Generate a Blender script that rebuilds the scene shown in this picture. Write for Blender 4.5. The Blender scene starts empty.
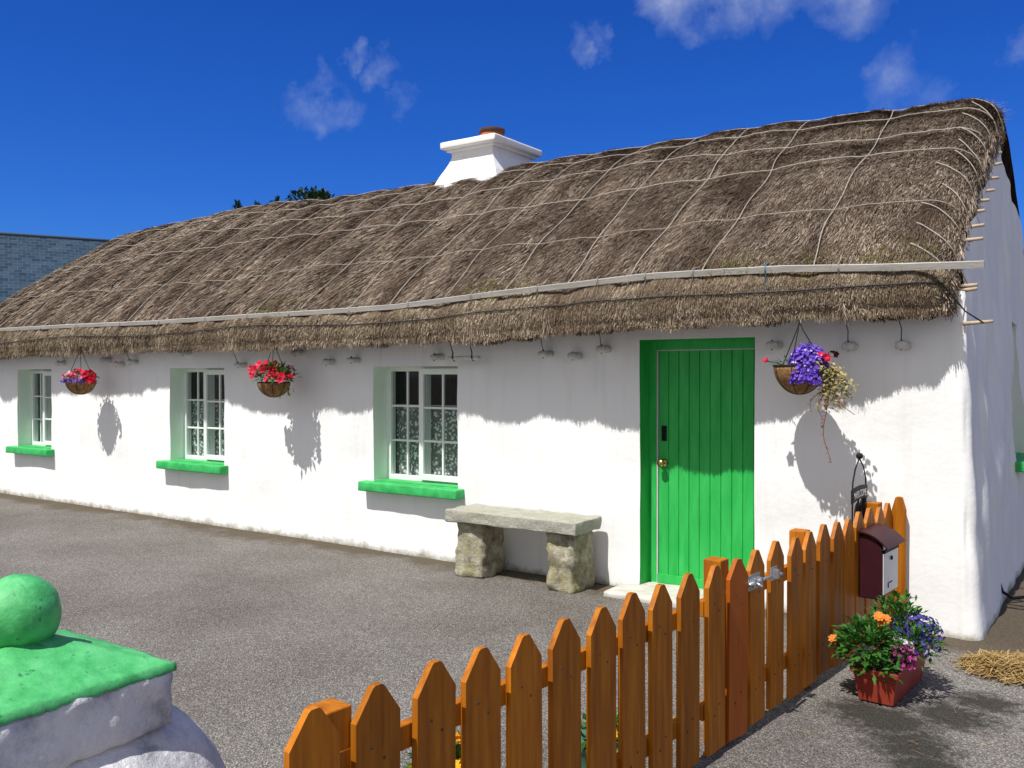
import bpy, bmesh, math, random
import numpy as np
from mathutils import Vector, noise as mnoise

random.seed(7)
rng = np.random.default_rng(7)
scene = bpy.context.scene
COL = scene.collection
rad = math.radians

# ------------------------------------------------------------------ helpers
def ensure_world():
    w = bpy.data.worlds.new("World"); scene.world = w; w.use_nodes = True
    return w

class MB:
    """collects geometry for ONE mesh object"""
    def __init__(s): s.v = []; s.f = []; s.m = []; s.sm = []
    def add(s, vs, fs, m=0, smooth=False):
        o = len(s.v); s.v.extend([tuple(p) for p in vs])
        for f in fs:
            s.f.append([i + o for i in f]); s.m.append(m); s.sm.append(smooth)
    def box(s, a, b, m=0):
        x0, y0, z0 = a; x1, y1, z1 = b
        s.add([(x0,y0,z0),(x1,y0,z0),(x1,y1,z0),(x0,y1,z0),(x0,y0,z1),(x1,y0,z1),(x1,y1,z1),(x0,y1,z1)],
              [(0,3,2,1),(4,5,6,7),(0,1,5,4),(1,2,6,5),(2,3,7,6),(3,0,4,7)], m)
    def prism(s, prof, axis_pts, m=0):
        """prof: list of 3D points (front), axis_pts: offset vector"""
        n = len(prof); d = Vector(axis_pts)
        vs = [Vector(p) for p in prof] + [Vector(p) + d for p in prof]
        fs = [tuple(range(n)), tuple(range(2*n-1, n-1, -1))]
        for i in range(n):
            j = (i+1) % n; fs.append((i, i+n, j+n, j))
        s.add(vs, fs, m)
    def tube(s, pts, r, n=6, m=0, closed=False, smooth=True):
        pts = [Vector(p) for p in pts]; k = len(pts)
        rs = r if isinstance(r, (list, tuple)) else [r]*k
        vs = []; fs = []
        for i, p in enumerate(pts):
            a = pts[i-1] if (i > 0 or closed) else p
            b = pts[(i+1) % k] if (i < k-1 or closed) else p
            t = (b - a)
            t = t.normalized() if t.length > 1e-9 else Vector((0,0,1))
            up = Vector((0,0,1)) if abs(t.z) < .9 else Vector((1,0,0))
            e1 = t.cross(up).normalized(); e2 = e1.cross(t)
            for j in range(n):
                an = 2*math.pi*j/n
                vs.append(p + (e1*math.cos(an) + e2*math.sin(an))*rs[i])
        for i in range(k if closed else k-1):
            for j in range(n):
                a = i*n + j; b = i*n + (j+1) % n; i2 = (i+1) % k
                fs.append((a, b, i2*n + (j+1) % n, i2*n + j))
        if not closed:
            fs.append(tuple(range(n-1, -1, -1))); fs.append(tuple((k-1)*n + j for j in range(n)))
        s.add(vs, fs, m, smooth)
    def lathe(s, prof, c=(0,0,0), n=24, m=0, smooth=True):
        cx, cy, cz = c; vs = []; fs = []
        for (r, z) in prof:
            for j in range(n):
                a = 2*math.pi*j/n; vs.append((cx + r*math.cos(a), cy + r*math.sin(a), cz + z))
        for i in range(len(prof)-1):
            for j in range(n):
                fs.append((i*n+j, i*n+(j+1) % n, (i+1)*n+(j+1) % n, (i+1)*n+j))
        s.add(vs, fs, m, smooth)
    def leaf(s, b, d, up, L, W, m=0):
        b = Vector(b); d = Vector(d).normalized(); side = d.cross(Vector(up))
        if side.length < 1e-4: side = d.cross(Vector((1,.3,.2)))
        side.normalize(); nn = side.cross(d)
        mid = b + d*L*.5
        s.add([b, mid + side*W*.5 + nn*W*.18, b + d*L - nn*L*.12, mid - side*W*.5 + nn*W*.18, mid],
              [(0,1,4),(1,2,4),(2,3,4),(3,0,4)], m)
    def flower(s, c, nrm, r, m=0, pet=5, cup=.35):
        c = Vector(c); nn = Vector(nrm).normalized()
        e1 = nn.cross(Vector((.31,.2,.93))).normalized(); e2 = nn.cross(e1)
        vs = [c - nn*r*cup]; k = pet*2; ph = random.random()*6
        for j in range(k):
            a = 2*math.pi*j/k + ph; rr = r*(1.0 if j % 2 == 0 else .72)
            vs.append(c + (e1*math.cos(a) + e2*math.sin(a))*rr + nn*random.uniform(-.08,.08)*r)
        s.add(vs, [(0, j+1, (j+1) % k + 1) for j in range(k)], m)
    def build(s, name, mats, parent=None, bevel=0, recalc=True):
        me = bpy.data.meshes.new(name)
        me.from_pydata(s.v, [], s.f)
        if not isinstance(mats, (list, tuple)): mats = [mats]
        for m in mats: me.materials.append(m)
        me.polygons.foreach_set('material_index', s.m)
        me.polygons.foreach_set('use_smooth', s.sm)
        if bevel or recalc:
            bm = bmesh.new(); bm.from_mesh(me)
            if recalc: bmesh.ops.recalc_face_normals(bm, faces=bm.faces)
            if bevel:
                es = [e for e in bm.edges if len(e.link_faces) == 2 and e.calc_face_angle(0) > .5]
                bmesh.ops.bevel(bm, geom=es, offset=bevel, segments=2, profile=.5, affect='EDGES')
            bm.to_mesh(me); bm.free()
        me.update()
        o = bpy.data.objects.new(name, me); COL.objects.link(o)
        if parent: o.parent = parent
        return o

def lumpy(a, b, amp, seg=.04, freq=6, seed=0, round_=.02, m=0, top_fn=None):
    """rough stone block as MB"""
    bm = bmesh.new(); bmesh.ops.create_cube(bm, size=1)
    a = Vector(a); b = Vector(b); c = (a+b)/2; d = b-a
    for v in bm.verts: v.co = Vector((v.co.x*d.x, v.co.y*d.y, v.co.z*d.z))
    bmesh.ops.bevel(bm, geom=bm.edges[:], offset=round_, segments=2, profile=.6, affect='EDGES')
    n = max(1, int(max(d)/seg))
    for _ in range(min(5, max(1, int(math.log2(n)) + 1))):
        es = [e for e in bm.edges if e.calc_length() > seg]
        if not es: break
        bmesh.ops.subdivide_edges(bm, edges=es, cuts=1, use_grid_fill=True)
    bmesh.ops.triangulate(bm, faces=[f for f in bm.faces if len(f.verts) > 4])
    so = Vector((seed*3.7, seed*1.3, seed*2.1))
    bm.normal_update()
    for v in bm.verts:
        p = v.co + c
        q = p*freq + so
        dv = mnoise.noise(q)*.6 + mnoise.noise(q*2.3)*.3 + mnoise.noise(q*5.1)*.18
        v.co = p + v.normal*dv*amp
    mb = MB(); bm.verts.index_update()
    mb.add([v.co[:] for v in bm.verts], [[v.index for v in f.verts] for f in bm.faces], m, True)
    bm.free(); return mb

def thing(name, label, cat, loc=(0,0,0), rotz=0, group=None):
    o = bpy.data.objects.new(name, None); COL.objects.link(o)
    o.location = loc; o.rotation_euler = (0,0,rotz); o.empty_display_size = .2
    o['label'] = label; o['category'] = cat
    if group: o['group'] = group
    return o
def tag(o, label, cat, group=None, kind=None):
    o['label'] = label; o['category'] = cat
    if group: o['group'] = group
    if kind: o['kind'] = kind
    return o

# ------------------------------------------------------------------ materials
def newmat(name):
    m = bpy.data.materials.new(name); m.use_nodes = True
    nt = m.node_tree; nt.nodes.clear()
    out = nt.nodes.new('ShaderNodeOutputMaterial'); p = nt.nodes.new('ShaderNodeBsdfPrincipled')
    nt.links.new(p.outputs[0], out.inputs[0])
    return m, nt, p, out
def N(nt, typ, **kw):
    n = nt.nodes.new(typ)
    for k, v in kw.items():
        if k in n.inputs: n.inputs[k].default_value = v
        else: setattr(n, k, v)
    return n
def ramp(nt, stops):
    r = nt.nodes.new('ShaderNodeValToRGB'); e = r.color_ramp.elements
    while len(e) < len(stops): e.new(.5)
    for i, (p, c) in enumerate(stops):
        e[i].position = p; e[i].color = (c[0], c[1], c[2], 1) if isinstance(c, (tuple, list)) else (c, c, c, 1)
    return r
def coords(nt, scale=(1,1,1), kind='Object'):
    t = nt.nodes.new('ShaderNodeTexCoord'); mp = nt.nodes.new('ShaderNodeMapping')
    mp.inputs['Scale'].default_value = scale
    nt.links.new(t.outputs[kind], mp.inputs['Vector']); return mp.outputs[0]
def simple(name, c1, c2=None, scale=8, rough=.7, bump=0, bscale=60, stretch=(1,1,1), spec=.3, island=False, lo=.3, hi=.7, bdist=.01):
    m, nt, p, out = newmat(name); L = nt.links
    c2 = c2 or c1
    co = coords(nt, stretch)
    nz = N(nt, 'ShaderNodeTexNoise', Scale=scale, Detail=6.0, Roughness=.6); L.new(co, nz.inputs['Vector'])
    r = ramp(nt, [(lo, c1), (hi, c2)])
    if island:
        g = nt.nodes.new('ShaderNodeNewGeometry')
        L.new(g.outputs['Random Per Island'], r.inputs[0])
    else: L.new(nz.outputs[0], r.inputs[0])
    L.new(r.outputs[0], p.inputs['Base Color'])
    p.inputs['Roughness'].default_value = rough
    p.inputs['Specular IOR Level'].default_value = spec
    if bump:
        n2 = N(nt, 'ShaderNodeTexNoise', Scale=bscale, Detail=5.0, Roughness=.65); L.new(co, n2.inputs['Vector'])
        b = N(nt, 'ShaderNodeBump', Strength=bump, Distance=bdist); L.new(n2.outputs[0], b.inputs['Height'])
        L.new(b.outputs[0], p.inputs['Normal'])
    return m
def leafmat(name, c1, c2, rough=.5):
    m, nt, p, out = newmat(name); L = nt.links
    g = nt.nodes.new('ShaderNodeNewGeometry'); r = ramp(nt, [(0, c1), (1, c2)])
    L.new(g.outputs['Random Per Island'], r.inputs[0]); L.new(r.outputs[0], p.inputs['Base Color'])
    p.inputs['Roughness'].default_value = rough; p.inputs['Specular IOR Level'].default_value = .3
    tr = nt.nodes.new('ShaderNodeBsdfTranslucent'); L.new(r.outputs[0], tr.inputs[0])
    mx = N(nt, 'ShaderNodeMixShader'); mx.inputs[0].default_value = .3
    L.new(p.outputs[0], mx.inputs[1]); L.new(tr.outputs[0], mx.inputs[2]); L.new(mx.outputs[0], out.inputs[0])
    return m

def mat_whitewash(name, dirt=True):
    m, nt, p, out = newmat(name); L = nt.links
    co = coords(nt)
    n1 = N(nt, 'ShaderNodeTexNoise', Scale=1.3, Detail=8.0, Roughness=.65); L.new(co, n1.inputs['Vector'])
    r1 = ramp(nt, [(.3, (.83,.84,.845)), (.6, (.87,.872,.875))]); L.new(n1.outputs[0], r1.inputs[0])
    cur = r1.outputs[0]
    if dirt:
        # splash dirt along the foot, broken up by noise
        sx = nt.nodes.new('ShaderNodeSeparateXYZ'); L.new(co, sx.inputs[0])
        n3 = N(nt, 'ShaderNodeTexNoise', Scale=5.0, Detail=8.0, Roughness=.7); L.new(co, n3.inputs['Vector'])
        mr = N(nt, 'ShaderNodeMapRange'); mr.inputs[1].default_value = .16; mr.inputs[2].default_value = 0.0
        mr.inputs[3].default_value = -.35; mr.inputs[4].default_value = .35; L.new(sx.outputs[2], mr.inputs[0])
        ad = N(nt, 'ShaderNodeMath', operation='ADD'); L.new(n3.outputs[0], ad.inputs[0]); L.new(mr.outputs[0], ad.inputs[1])
        r3 = ramp(nt, [(.62, 0.), (.9, 1.)]); L.new(ad.outputs[0], r3.inputs[0])
        mx = N(nt, 'ShaderNodeMixRGB'); L.new(r3.outputs[0], mx.inputs[0]); L.new(cur, mx.inputs[1]); mx.inputs[2].default_value = (.33,.31,.25,1)
        cur = mx.outputs[0]
        # faint vertical run marks below the thatch
        co2 = coords(nt, (7,7,.7))
        n4 = N(nt, 'ShaderNodeTexNoise', Scale=1.0, Detail=6.0, Roughness=.7); L.new(co2, n4.inputs['Vector'])
        r4 = ramp(nt, [(.52, 0.), (.80, .42)]); L.new(n4.outputs[0], r4.inputs[0])
        mx2 = N(nt, 'ShaderNodeMixRGB'); L.new(r4.outputs[0], mx2.inputs[0]); L.new(cur, mx2.inputs[1]); mx2.inputs[2].default_value = (.62,.62,.6,1)
        cur = mx2.outputs[0]
    L.new(cur, p.inputs['Base Color']); p.inputs['Roughness'].default_value = .85; p.inputs['Specular IOR Level'].default_value = .15
    n2 = N(nt, 'ShaderNodeTexNoise', Scale=16, Detail=8.0, Roughness=.6); L.new(co, n2.inputs['Vector'])
    b = N(nt, 'ShaderNodeBump', Strength=.16, Distance=.02); L.new(n2.outputs[0], b.inputs['Height']); L.new(b.outputs[0], p.inputs['Normal'])
    return m

M = {}
M['white'] = mat_whitewash('whitewash')
def mat_pillar():
    m, nt, p, out = newmat('weathered_whitewash'); L = nt.links
    co = coords(nt)
    n1 = N(nt, 'ShaderNodeTexNoise', Scale=3.5, Detail=9.0, Roughness=.75); L.new(co, n1.inputs['Vector'])
    r1 = ramp(nt, [(.36, (.34,.35,.37)), (.47, (.66,.67,.69)), (.56, (.83,.83,.83))]); L.new(n1.outputs[0], r1.inputs[0])
    L.new(r1.outputs[0], p.inputs['Base Color']); p.inputs['Roughness'].default_value = .85
    n2 = N(nt, 'ShaderNodeTexNoise', Scale=14, Detail=9.0, Roughness=.7); L.new(co, n2.inputs['Vector'])
    b = N(nt, 'ShaderNodeBump', Strength=.8, Distance=.03); L.new(n2.outputs[0], b.inputs['Height']); L.new(b.outputs[0], p.inputs['Normal'])
    return m
M['pillar'] = mat_pillar()
def mat_green_pillar():
    m, nt, p, out = newmat('flaking_green_paint'); L = nt.links
    co = coords(nt)
    n1 = N(nt, 'ShaderNodeTexNoise', Scale=11, Detail=9.0, Roughness=.72); L.new(co, n1.inputs['Vector'])
    r1 = ramp(nt, [(.34, (.04,.30,.085)), (.46, (.06,.40,.12)), (.62, (.11,.50,.18))]); L.new(n1.outputs[0], r1.inputs[0])
    n3 = N(nt, 'ShaderNodeTexNoise', Scale=38, Detail=6.0, Roughness=.7); L.new(co, n3.inputs['Vector'])
    r3 = ramp(nt, [(.61, 0.), (.67, .8)]); L.new(n3.outputs[0], r3.inputs[0])
    mx = N(nt, 'ShaderNodeMixRGB'); L.new(r3.outputs[0], mx.inputs[0]); L.new(r1.outputs[0], mx.inputs[1]); mx.inputs[2].default_value = (.02,.12,.05,1)
    L.new(mx.outputs[0], p.inputs['Base Color']); p.inputs['Roughness'].default_value = .55
    n2 = N(nt, 'ShaderNodeTexNoise', Scale=30, Detail=8.0, Roughness=.7); L.new(co, n2.inputs['Vector'])
    b = N(nt, 'ShaderNodeBump', Strength=.35, Distance=.012); L.new(n2.outputs[0], b.inputs['Height']); L.new(b.outputs[0], p.inputs['Normal'])
    return m
M['green_cap'] = mat_green_pillar()
M['green'] = simple('green_gloss_paint', (.018,.37,.065), (.042,.49,.105), scale=3, rough=.38, bump=.12, bscale=25, stretch=(6,6,1))
M['green_sill'] = simple('green_sill_paint', (.025,.33,.075), (.06,.52,.15), scale=11, rough=.5, bump=.3, bscale=25)
M['mint'] = simple('pale_green_reveal_paint', (.79,.85,.78), (.82,.87,.81), scale=4, rough=.8, bump=.25, bscale=18)
M['pvc'] = simple('white_window_frame', (.80,.81,.82), (.84,.85,.85), rough=.35)
M['thatch'] = simple('thatch_mass', (.018,.012,.009), (.06,.045,.032), scale=4, rough=1, bump=1, bscale=30, stretch=(9,1.2,1.2), spec=0, bdist=.05)
def mat_straw(name, stops, patch=(.05,.033,.022), pf=.7):
    m, nt, p, out = newmat(name); L = nt.links
    g = nt.nodes.new('ShaderNodeNewGeometry'); r = ramp(nt, stops); L.new(g.outputs['Random Per Island'], r.inputs[0])
    co = coords(nt, (2.2,.8,.8)); n1 = N(nt, 'ShaderNodeTexNoise', Scale=1.0, Detail=7.0, Roughness=.68); L.new(co, n1.inputs['Vector'])
    r1 = ramp(nt, [(.40, 0.), (.62, pf)]); L.new(n1.outputs[0], r1.inputs[0])
    mx = N(nt, 'ShaderNodeMixRGB'); L.new(r1.outputs[0], mx.inputs[0]); L.new(r.outputs[0], mx.inputs[1]); mx.inputs[2].default_value = (*patch, 1)
    L.new(mx.outputs[0], p.inputs['Base Color']); p.inputs['Roughness'].default_value = .8; p.inputs['Specular IOR Level'].default_value = .15
    return m
M['straw'] = mat_straw('weathered_straw', [(0, (.034,.023,.017)), (.3, (.15,.107,.077)), (.7, (.37,.288,.22)), (1, (.80,.68,.55))], (.098,.062,.043), .82)
M['straw_eave'] = mat_straw('cut_eave_straw', [(0, (.05,.033,.021)), (.35, (.21,.155,.102)), (.75, (.41,.325,.225)), (1, (.70,.60,.45))], (.14,.098,.065), .75)
M['moss'] = leafmat('green_grass_tufts', (.22,.24,.05), (.36,.33,.09))
M['rope'] = simple('sun_bleached_rope', (.30,.27,.23), (.46,.42,.37), scale=30, rough=.9, bump=.4, bscale=150)
M['rope_dark'] = simple('dark_wire', (.03,.028,.03), (.06,.055,.05), rough=.7)
M['board'] = simple('weathered_grey_board', (.40,.38,.35), (.56,.54,.50), scale=4, rough=.85, bump=.4, bscale=30, stretch=(.6,8,8))
M['peg'] = simple('bare_wood_peg', (.42,.32,.22), (.55,.44,.33), scale=20, rough=.9, bump=.3)
M['terracotta'] = simple('terracotta', (.36,.085,.032), (.46,.13,.05), scale=9, rough=.8, bump=.2)
M['soot'] = simple('sooty_rim', (.04,.025,.02), (.09,.04,.03), rough=.9)
M['brass'] = simple('brass', (.55,.36,.12), (.62,.42,.16), rough=.3)
M['brass'].node_tree.nodes['Principled BSDF'].inputs['Metallic'].default_value = 1
M['black'] = simple('black_iron', (.010,.010,.011), (.016,.016,.016), rough=.6, spec=.15)
M['alu'] = simple('aluminium_strip', (.5,.5,.5), (.6,.6,.6), rough=.4)
M['concrete'] = simple('pale_concrete', (.42,.40,.36), (.6,.58,.54), scale=9, rough=.9, bump=.5, bscale=50)
def mat_stone(name, a, b, c):
    m, nt, p, out = newmat(name); L = nt.links; co = coords(nt)
    n1 = N(nt, 'ShaderNodeTexNoise', Scale=13, Detail=9.0, Roughness=.7); L.new(co, n1.inputs['Vector'])
    r1 = ramp(nt, [(.3, a), (.6, b)]); L.new(n1.outputs[0], r1.inputs[0])
    n3 = N(nt, 'ShaderNodeTexNoise', Scale=5, Detail=9.0, Roughness=.75); L.new(co, n3.inputs['Vector'])
    r3 = ramp(nt, [(.48, 0.), (.62, .8)]); L.new(n3.outputs[0], r3.inputs[0])
    mx = N(nt, 'ShaderNodeMixRGB'); L.new(r3.outputs[0], mx.inputs[0]); L.new(r1.outputs[0], mx.inputs[1]); mx.inputs[2].default_value = (*c, 1)
    L.new(mx.outputs[0], p.inputs['Base Color']); p.inputs['Roughness'].default_value = .95
    n2 = N(nt, 'ShaderNodeTexNoise', Scale=35, Detail=9.0, Roughness=.75); L.new(co, n2.inputs['Vector'])
    b_ = N(nt, 'ShaderNodeBump', Strength=.9, Distance=.02); L.new(n2.outputs[0], b_.inputs['Height']); L.new(b_.outputs[0], p.inputs['Normal'])
    return m
M['slab'] = mat_stone('grey_stone_slab', (.30,.30,.25), (.46,.45,.39), (.36,.36,.25))
M['lichen'] = mat_stone('lichened_stone', (.10,.085,.055), (.50,.47,.36), (.32,.29,.11))
M['pegstone'] = simple('whitewashed_stone', (.45,.45,.43), (.70,.70,.68), scale=25, rough=.9, bump=.4)
def mat_wood():
    m, nt, p, out = newmat('orange_brown_stain'); L = nt.links
    co = coords(nt, (14,14,1.1))
    oi = nt.nodes.new('ShaderNodeObjectInfo')
    n1 = N(nt, 'ShaderNodeTexNoise', Scale=2.2, Detail=7.0, Roughness=.6, noise_dimensions='4D'); L.new(co, n1.inputs['Vector'])
    mu = N(nt, 'ShaderNodeMath', operation='MULTIPLY'); mu.inputs[1].default_value = 40; L.new(oi.outputs['Random'], mu.inputs[0]); L.new(mu.outputs[0], n1.inputs['W'])
    r1 = ramp(nt, [(.3, (.26,.071,.004)), (.5, (.39,.123,.005)), (.7, (.52,.185,.008))]); L.new(n1.outputs[0], r1.inputs[0])
    hs = N(nt, 'ShaderNodeHueSaturation'); L.new(r1.outputs[0], hs.inputs['Color'])
    mr = N(nt, 'ShaderNodeMapRange'); mr.inputs[3].default_value = .82; mr.inputs[4].default_value = 1.15; L.new(oi.outputs['Random'], mr.inputs[0]); L.new(mr.outputs[0], hs.inputs['Value'])
    L.new(hs.outputs[0], p.inputs['Base Color']); p.inputs['Roughness'].default_value = .55; p.inputs['Specular IOR Level'].default_value = .25
    b = N(nt, 'ShaderNodeBump', Strength=.25, Distance=.004); L.new(n1.outputs[0], b.inputs['Height']); L.new(b.outputs[0], p.inputs['Normal'])
    return m
M['wood'] = mat_wood()
M['galv'] = simple('galvanised_steel', (.42,.44,.46), (.62,.64,.66), scale=40, rough=.35); M['galv'].node_tree.nodes['Principled BSDF'].inputs['Metallic'].default_value = .8
M['burgundy'] = simple('burgundy_enamel', (.032,.006,.010), (.045,.008,.013), rough=.5, spec=.2)
M['silver'] = simple('pale_grey_enamel', (.58,.58,.58), (.66,.66,.66), rough=.35)
M['red_plastic'] = simple('brick_red_plastic', (.26,.032,.018), (.36,.055,.03), rough=.5)
M['coir'] = simple('coir_liner', (.13,.065,.025), (.36,.21,.085), scale=25, rough=1, bump=.9, bscale=70)
M['soil'] = simple('potting_soil', (.02,.014,.01), (.05,.035,.025), scale=50, rough=1, bump=1, bscale=80)
M['leaf'] = leafmat('green_leaves', (.018,.085,.01), (.065,.20,.028))
M['leaf_pale'] = leafmat('pale_variegated_leaves', (.17,.20,.05), (.55,.40,.22))
M['leaf_red'] = leafmat('reddish_stems', (.25,.04,.05), (.40,.14,.10))
M['f_red'] = leafmat('crimson_petals', (.50,.006,.03), (.78,.02,.08))
M['f_pink'] = leafmat('pink_petals', (.75,.08,.22), (.85,.35,.45))
M['f_white'] = leafmat('white_petals', (.75,.70,.70), (.85,.82,.82))
M['f_purple'] = leafmat('violet_petals', (.09,.03,.42), (.28,.15,.78))
M['f_lilac'] = leafmat('pale_lilac_petals', (.45,.38,.80), (.75,.70,.90))
M['f_dark'] = leafmat('dark_maroon_petals', (.035,.004,.015), (.10,.01,.03))
M['f_orange'] = leafmat('orange_petals', (.80,.20,.02), (.90,.34,.05))
M['f_yellow'] = leafmat('yellow_petals', (.85,.42,.01), (.90,.58,.03))
M['f_blue'] = leafmat('blue_lobelia_petals', (.03,.02,.18), (.12,.08,.42))
M['f_mag'] = leafmat('magenta_petals', (.30,.02,.16), (.50,.07,.30))
M['conifer'] = leafmat('dark_conifer', (.008,.022,.008), (.03,.065,.018))
M['bark'] = simple('bark', (.06,.045,.03), (.12,.09,.065), rough=1, bump=.8)
M['render_grey'] = simple('grey_render', (.42,.42,.40), (.52,.52,.5), rough=.9)
M['hay'] = leafmat('dry_hay', (.26,.16,.05), (.58,.42,.18), rough=.8)
M['pot_green'] = simple('green_glazed_pot', (.05,.16,.10), (.08,.22,.14), rough=.3)
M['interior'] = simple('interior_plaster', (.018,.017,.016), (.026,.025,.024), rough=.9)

def mat_glass():
    m, nt, p, out = newmat('window_glass'); L = nt.links
    nt.nodes.remove(p)
    t = nt.nodes.new('ShaderNodeBsdfTransparent'); t.inputs[0].default_value = (.90,.94,.92,1)
    g = nt.nodes.new('ShaderNodeBsdfGlossy'); g.inputs['Roughness'].default_value = .01
    lw = N(nt, 'ShaderNodeLayerWeight', Blend=.5); pw_ = N(nt, 'ShaderNodeMath', operation='POWER'); L.new(lw.outputs['Facing'], pw_.inputs[0]); pw_.inputs[1].default_value = 4
    fr = N(nt, 'ShaderNodeMath', operation='MULTIPLY_ADD'); L.new(pw_.outputs[0], fr.inputs[0]); fr.inputs[1].default_value = .6; fr.inputs[2].default_value = .02; mx = nt.nodes.new('ShaderNodeMixShader')
    L.new(fr.outputs[0], mx.inputs[0]); L.new(t.outputs[0], mx.inputs[1]); L.new(g.outputs[0], mx.inputs[2]); L.new(mx.outputs[0], out.inputs[0])
    return m
M['glass'] = mat_glass()
def mat_lace():
    m, nt, p, out = newmat('lace_curtain'); L = nt.links
    co = coords(nt); vo = N(nt, 'ShaderNodeTexVoronoi', Scale=30, feature='F1'); L.new(co, vo.inputs['Vector'])
    nz = N(nt, 'ShaderNodeTexNoise', Scale=24, Detail=4.0); L.new(co, nz.inputs['Vector'])
    ad = N(nt, 'ShaderNodeMath', operation='ADD'); L.new(vo.outputs[0], ad.inputs[0]); L.new(nz.outputs[0], ad.inputs[1])
    r = ramp(nt, [(.80, .98), (.97, .25)]); L.new(ad.outputs[0], r.inputs[0])
    p.inputs['Base Color'].default_value = (.88,.9,.9,1); p.inputs['Roughness'].default_value = .9
    t = nt.nodes.new('ShaderNodeBsdfTransparent'); mx = nt.nodes.new('ShaderNodeMixShader')
    L.new(r.outputs[0], mx.inputs[0]); L.new(t.outputs[0], mx.inputs[1]); L.new(p.outputs[0], mx.inputs[2]); L.new(mx.outputs[0], out.inputs[0])
    return m
M['lace'] = mat_lace()
def mat_slate():
    m, nt, p, out = newmat('blue_grey_slates'); L = nt.links
    t = nt.nodes.new('ShaderNodeUVMap'); 
    br = N(nt, 'ShaderNodeTexBrick', Scale=1.0); br.offset = .5
    br.inputs['Brick Width'].default_value = .21; br.inputs['Row Height'].default_value = .15; br.inputs['Mortar Size'].default_value = .007
    br.inputs['Color1'].default_value = (.010,.030,.058,1); br.inputs['Color2'].default_value = (.035,.066,.105,1); br.inputs['Mortar'].default_value = (.07,.095,.125,1)
    L.new(t.outputs[0], br.inputs['Vector'])
    nz = N(nt, 'ShaderNodeTexNoise', Scale=3, Detail=6.0); L.new(t.outputs[0], nz.inputs['Vector'])
    hs = N(nt, 'ShaderNodeHueSaturation'); mr = N(nt, 'ShaderNodeMapRange'); mr.inputs[3].default_value = .6; mr.inputs[4].default_value = 1.4
    L.new(nz.outputs[0], mr.inputs[0]); L.new(mr.outputs[0], hs.inputs['Value']); L.new(br.outputs[0], hs.inputs['Color'])
    L.new(hs.outputs[0], p.inputs['Base Color']); p.inputs['Roughness'].default_value = .7; p.inputs['Specular IOR Level'].default_value = .15
    b = N(nt, 'ShaderNodeBump', Strength=.6, Distance=.02); L.new(br.outputs[1], b.inputs['Height']); b.invert = True; L.new(b.outputs[0], p.inputs['Normal'])
    return m
M['slate'] = mat_slate()

# world frame: house front wall = plane Y 0, right front corner = origin
CAM = Vector((.822, -6.25, 1.66))
def W(x, y, z=0): return Vector((x + CAM.x, y + CAM.y, z))   # from camera-foot offsets
YAW = rad(34.8)

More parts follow.
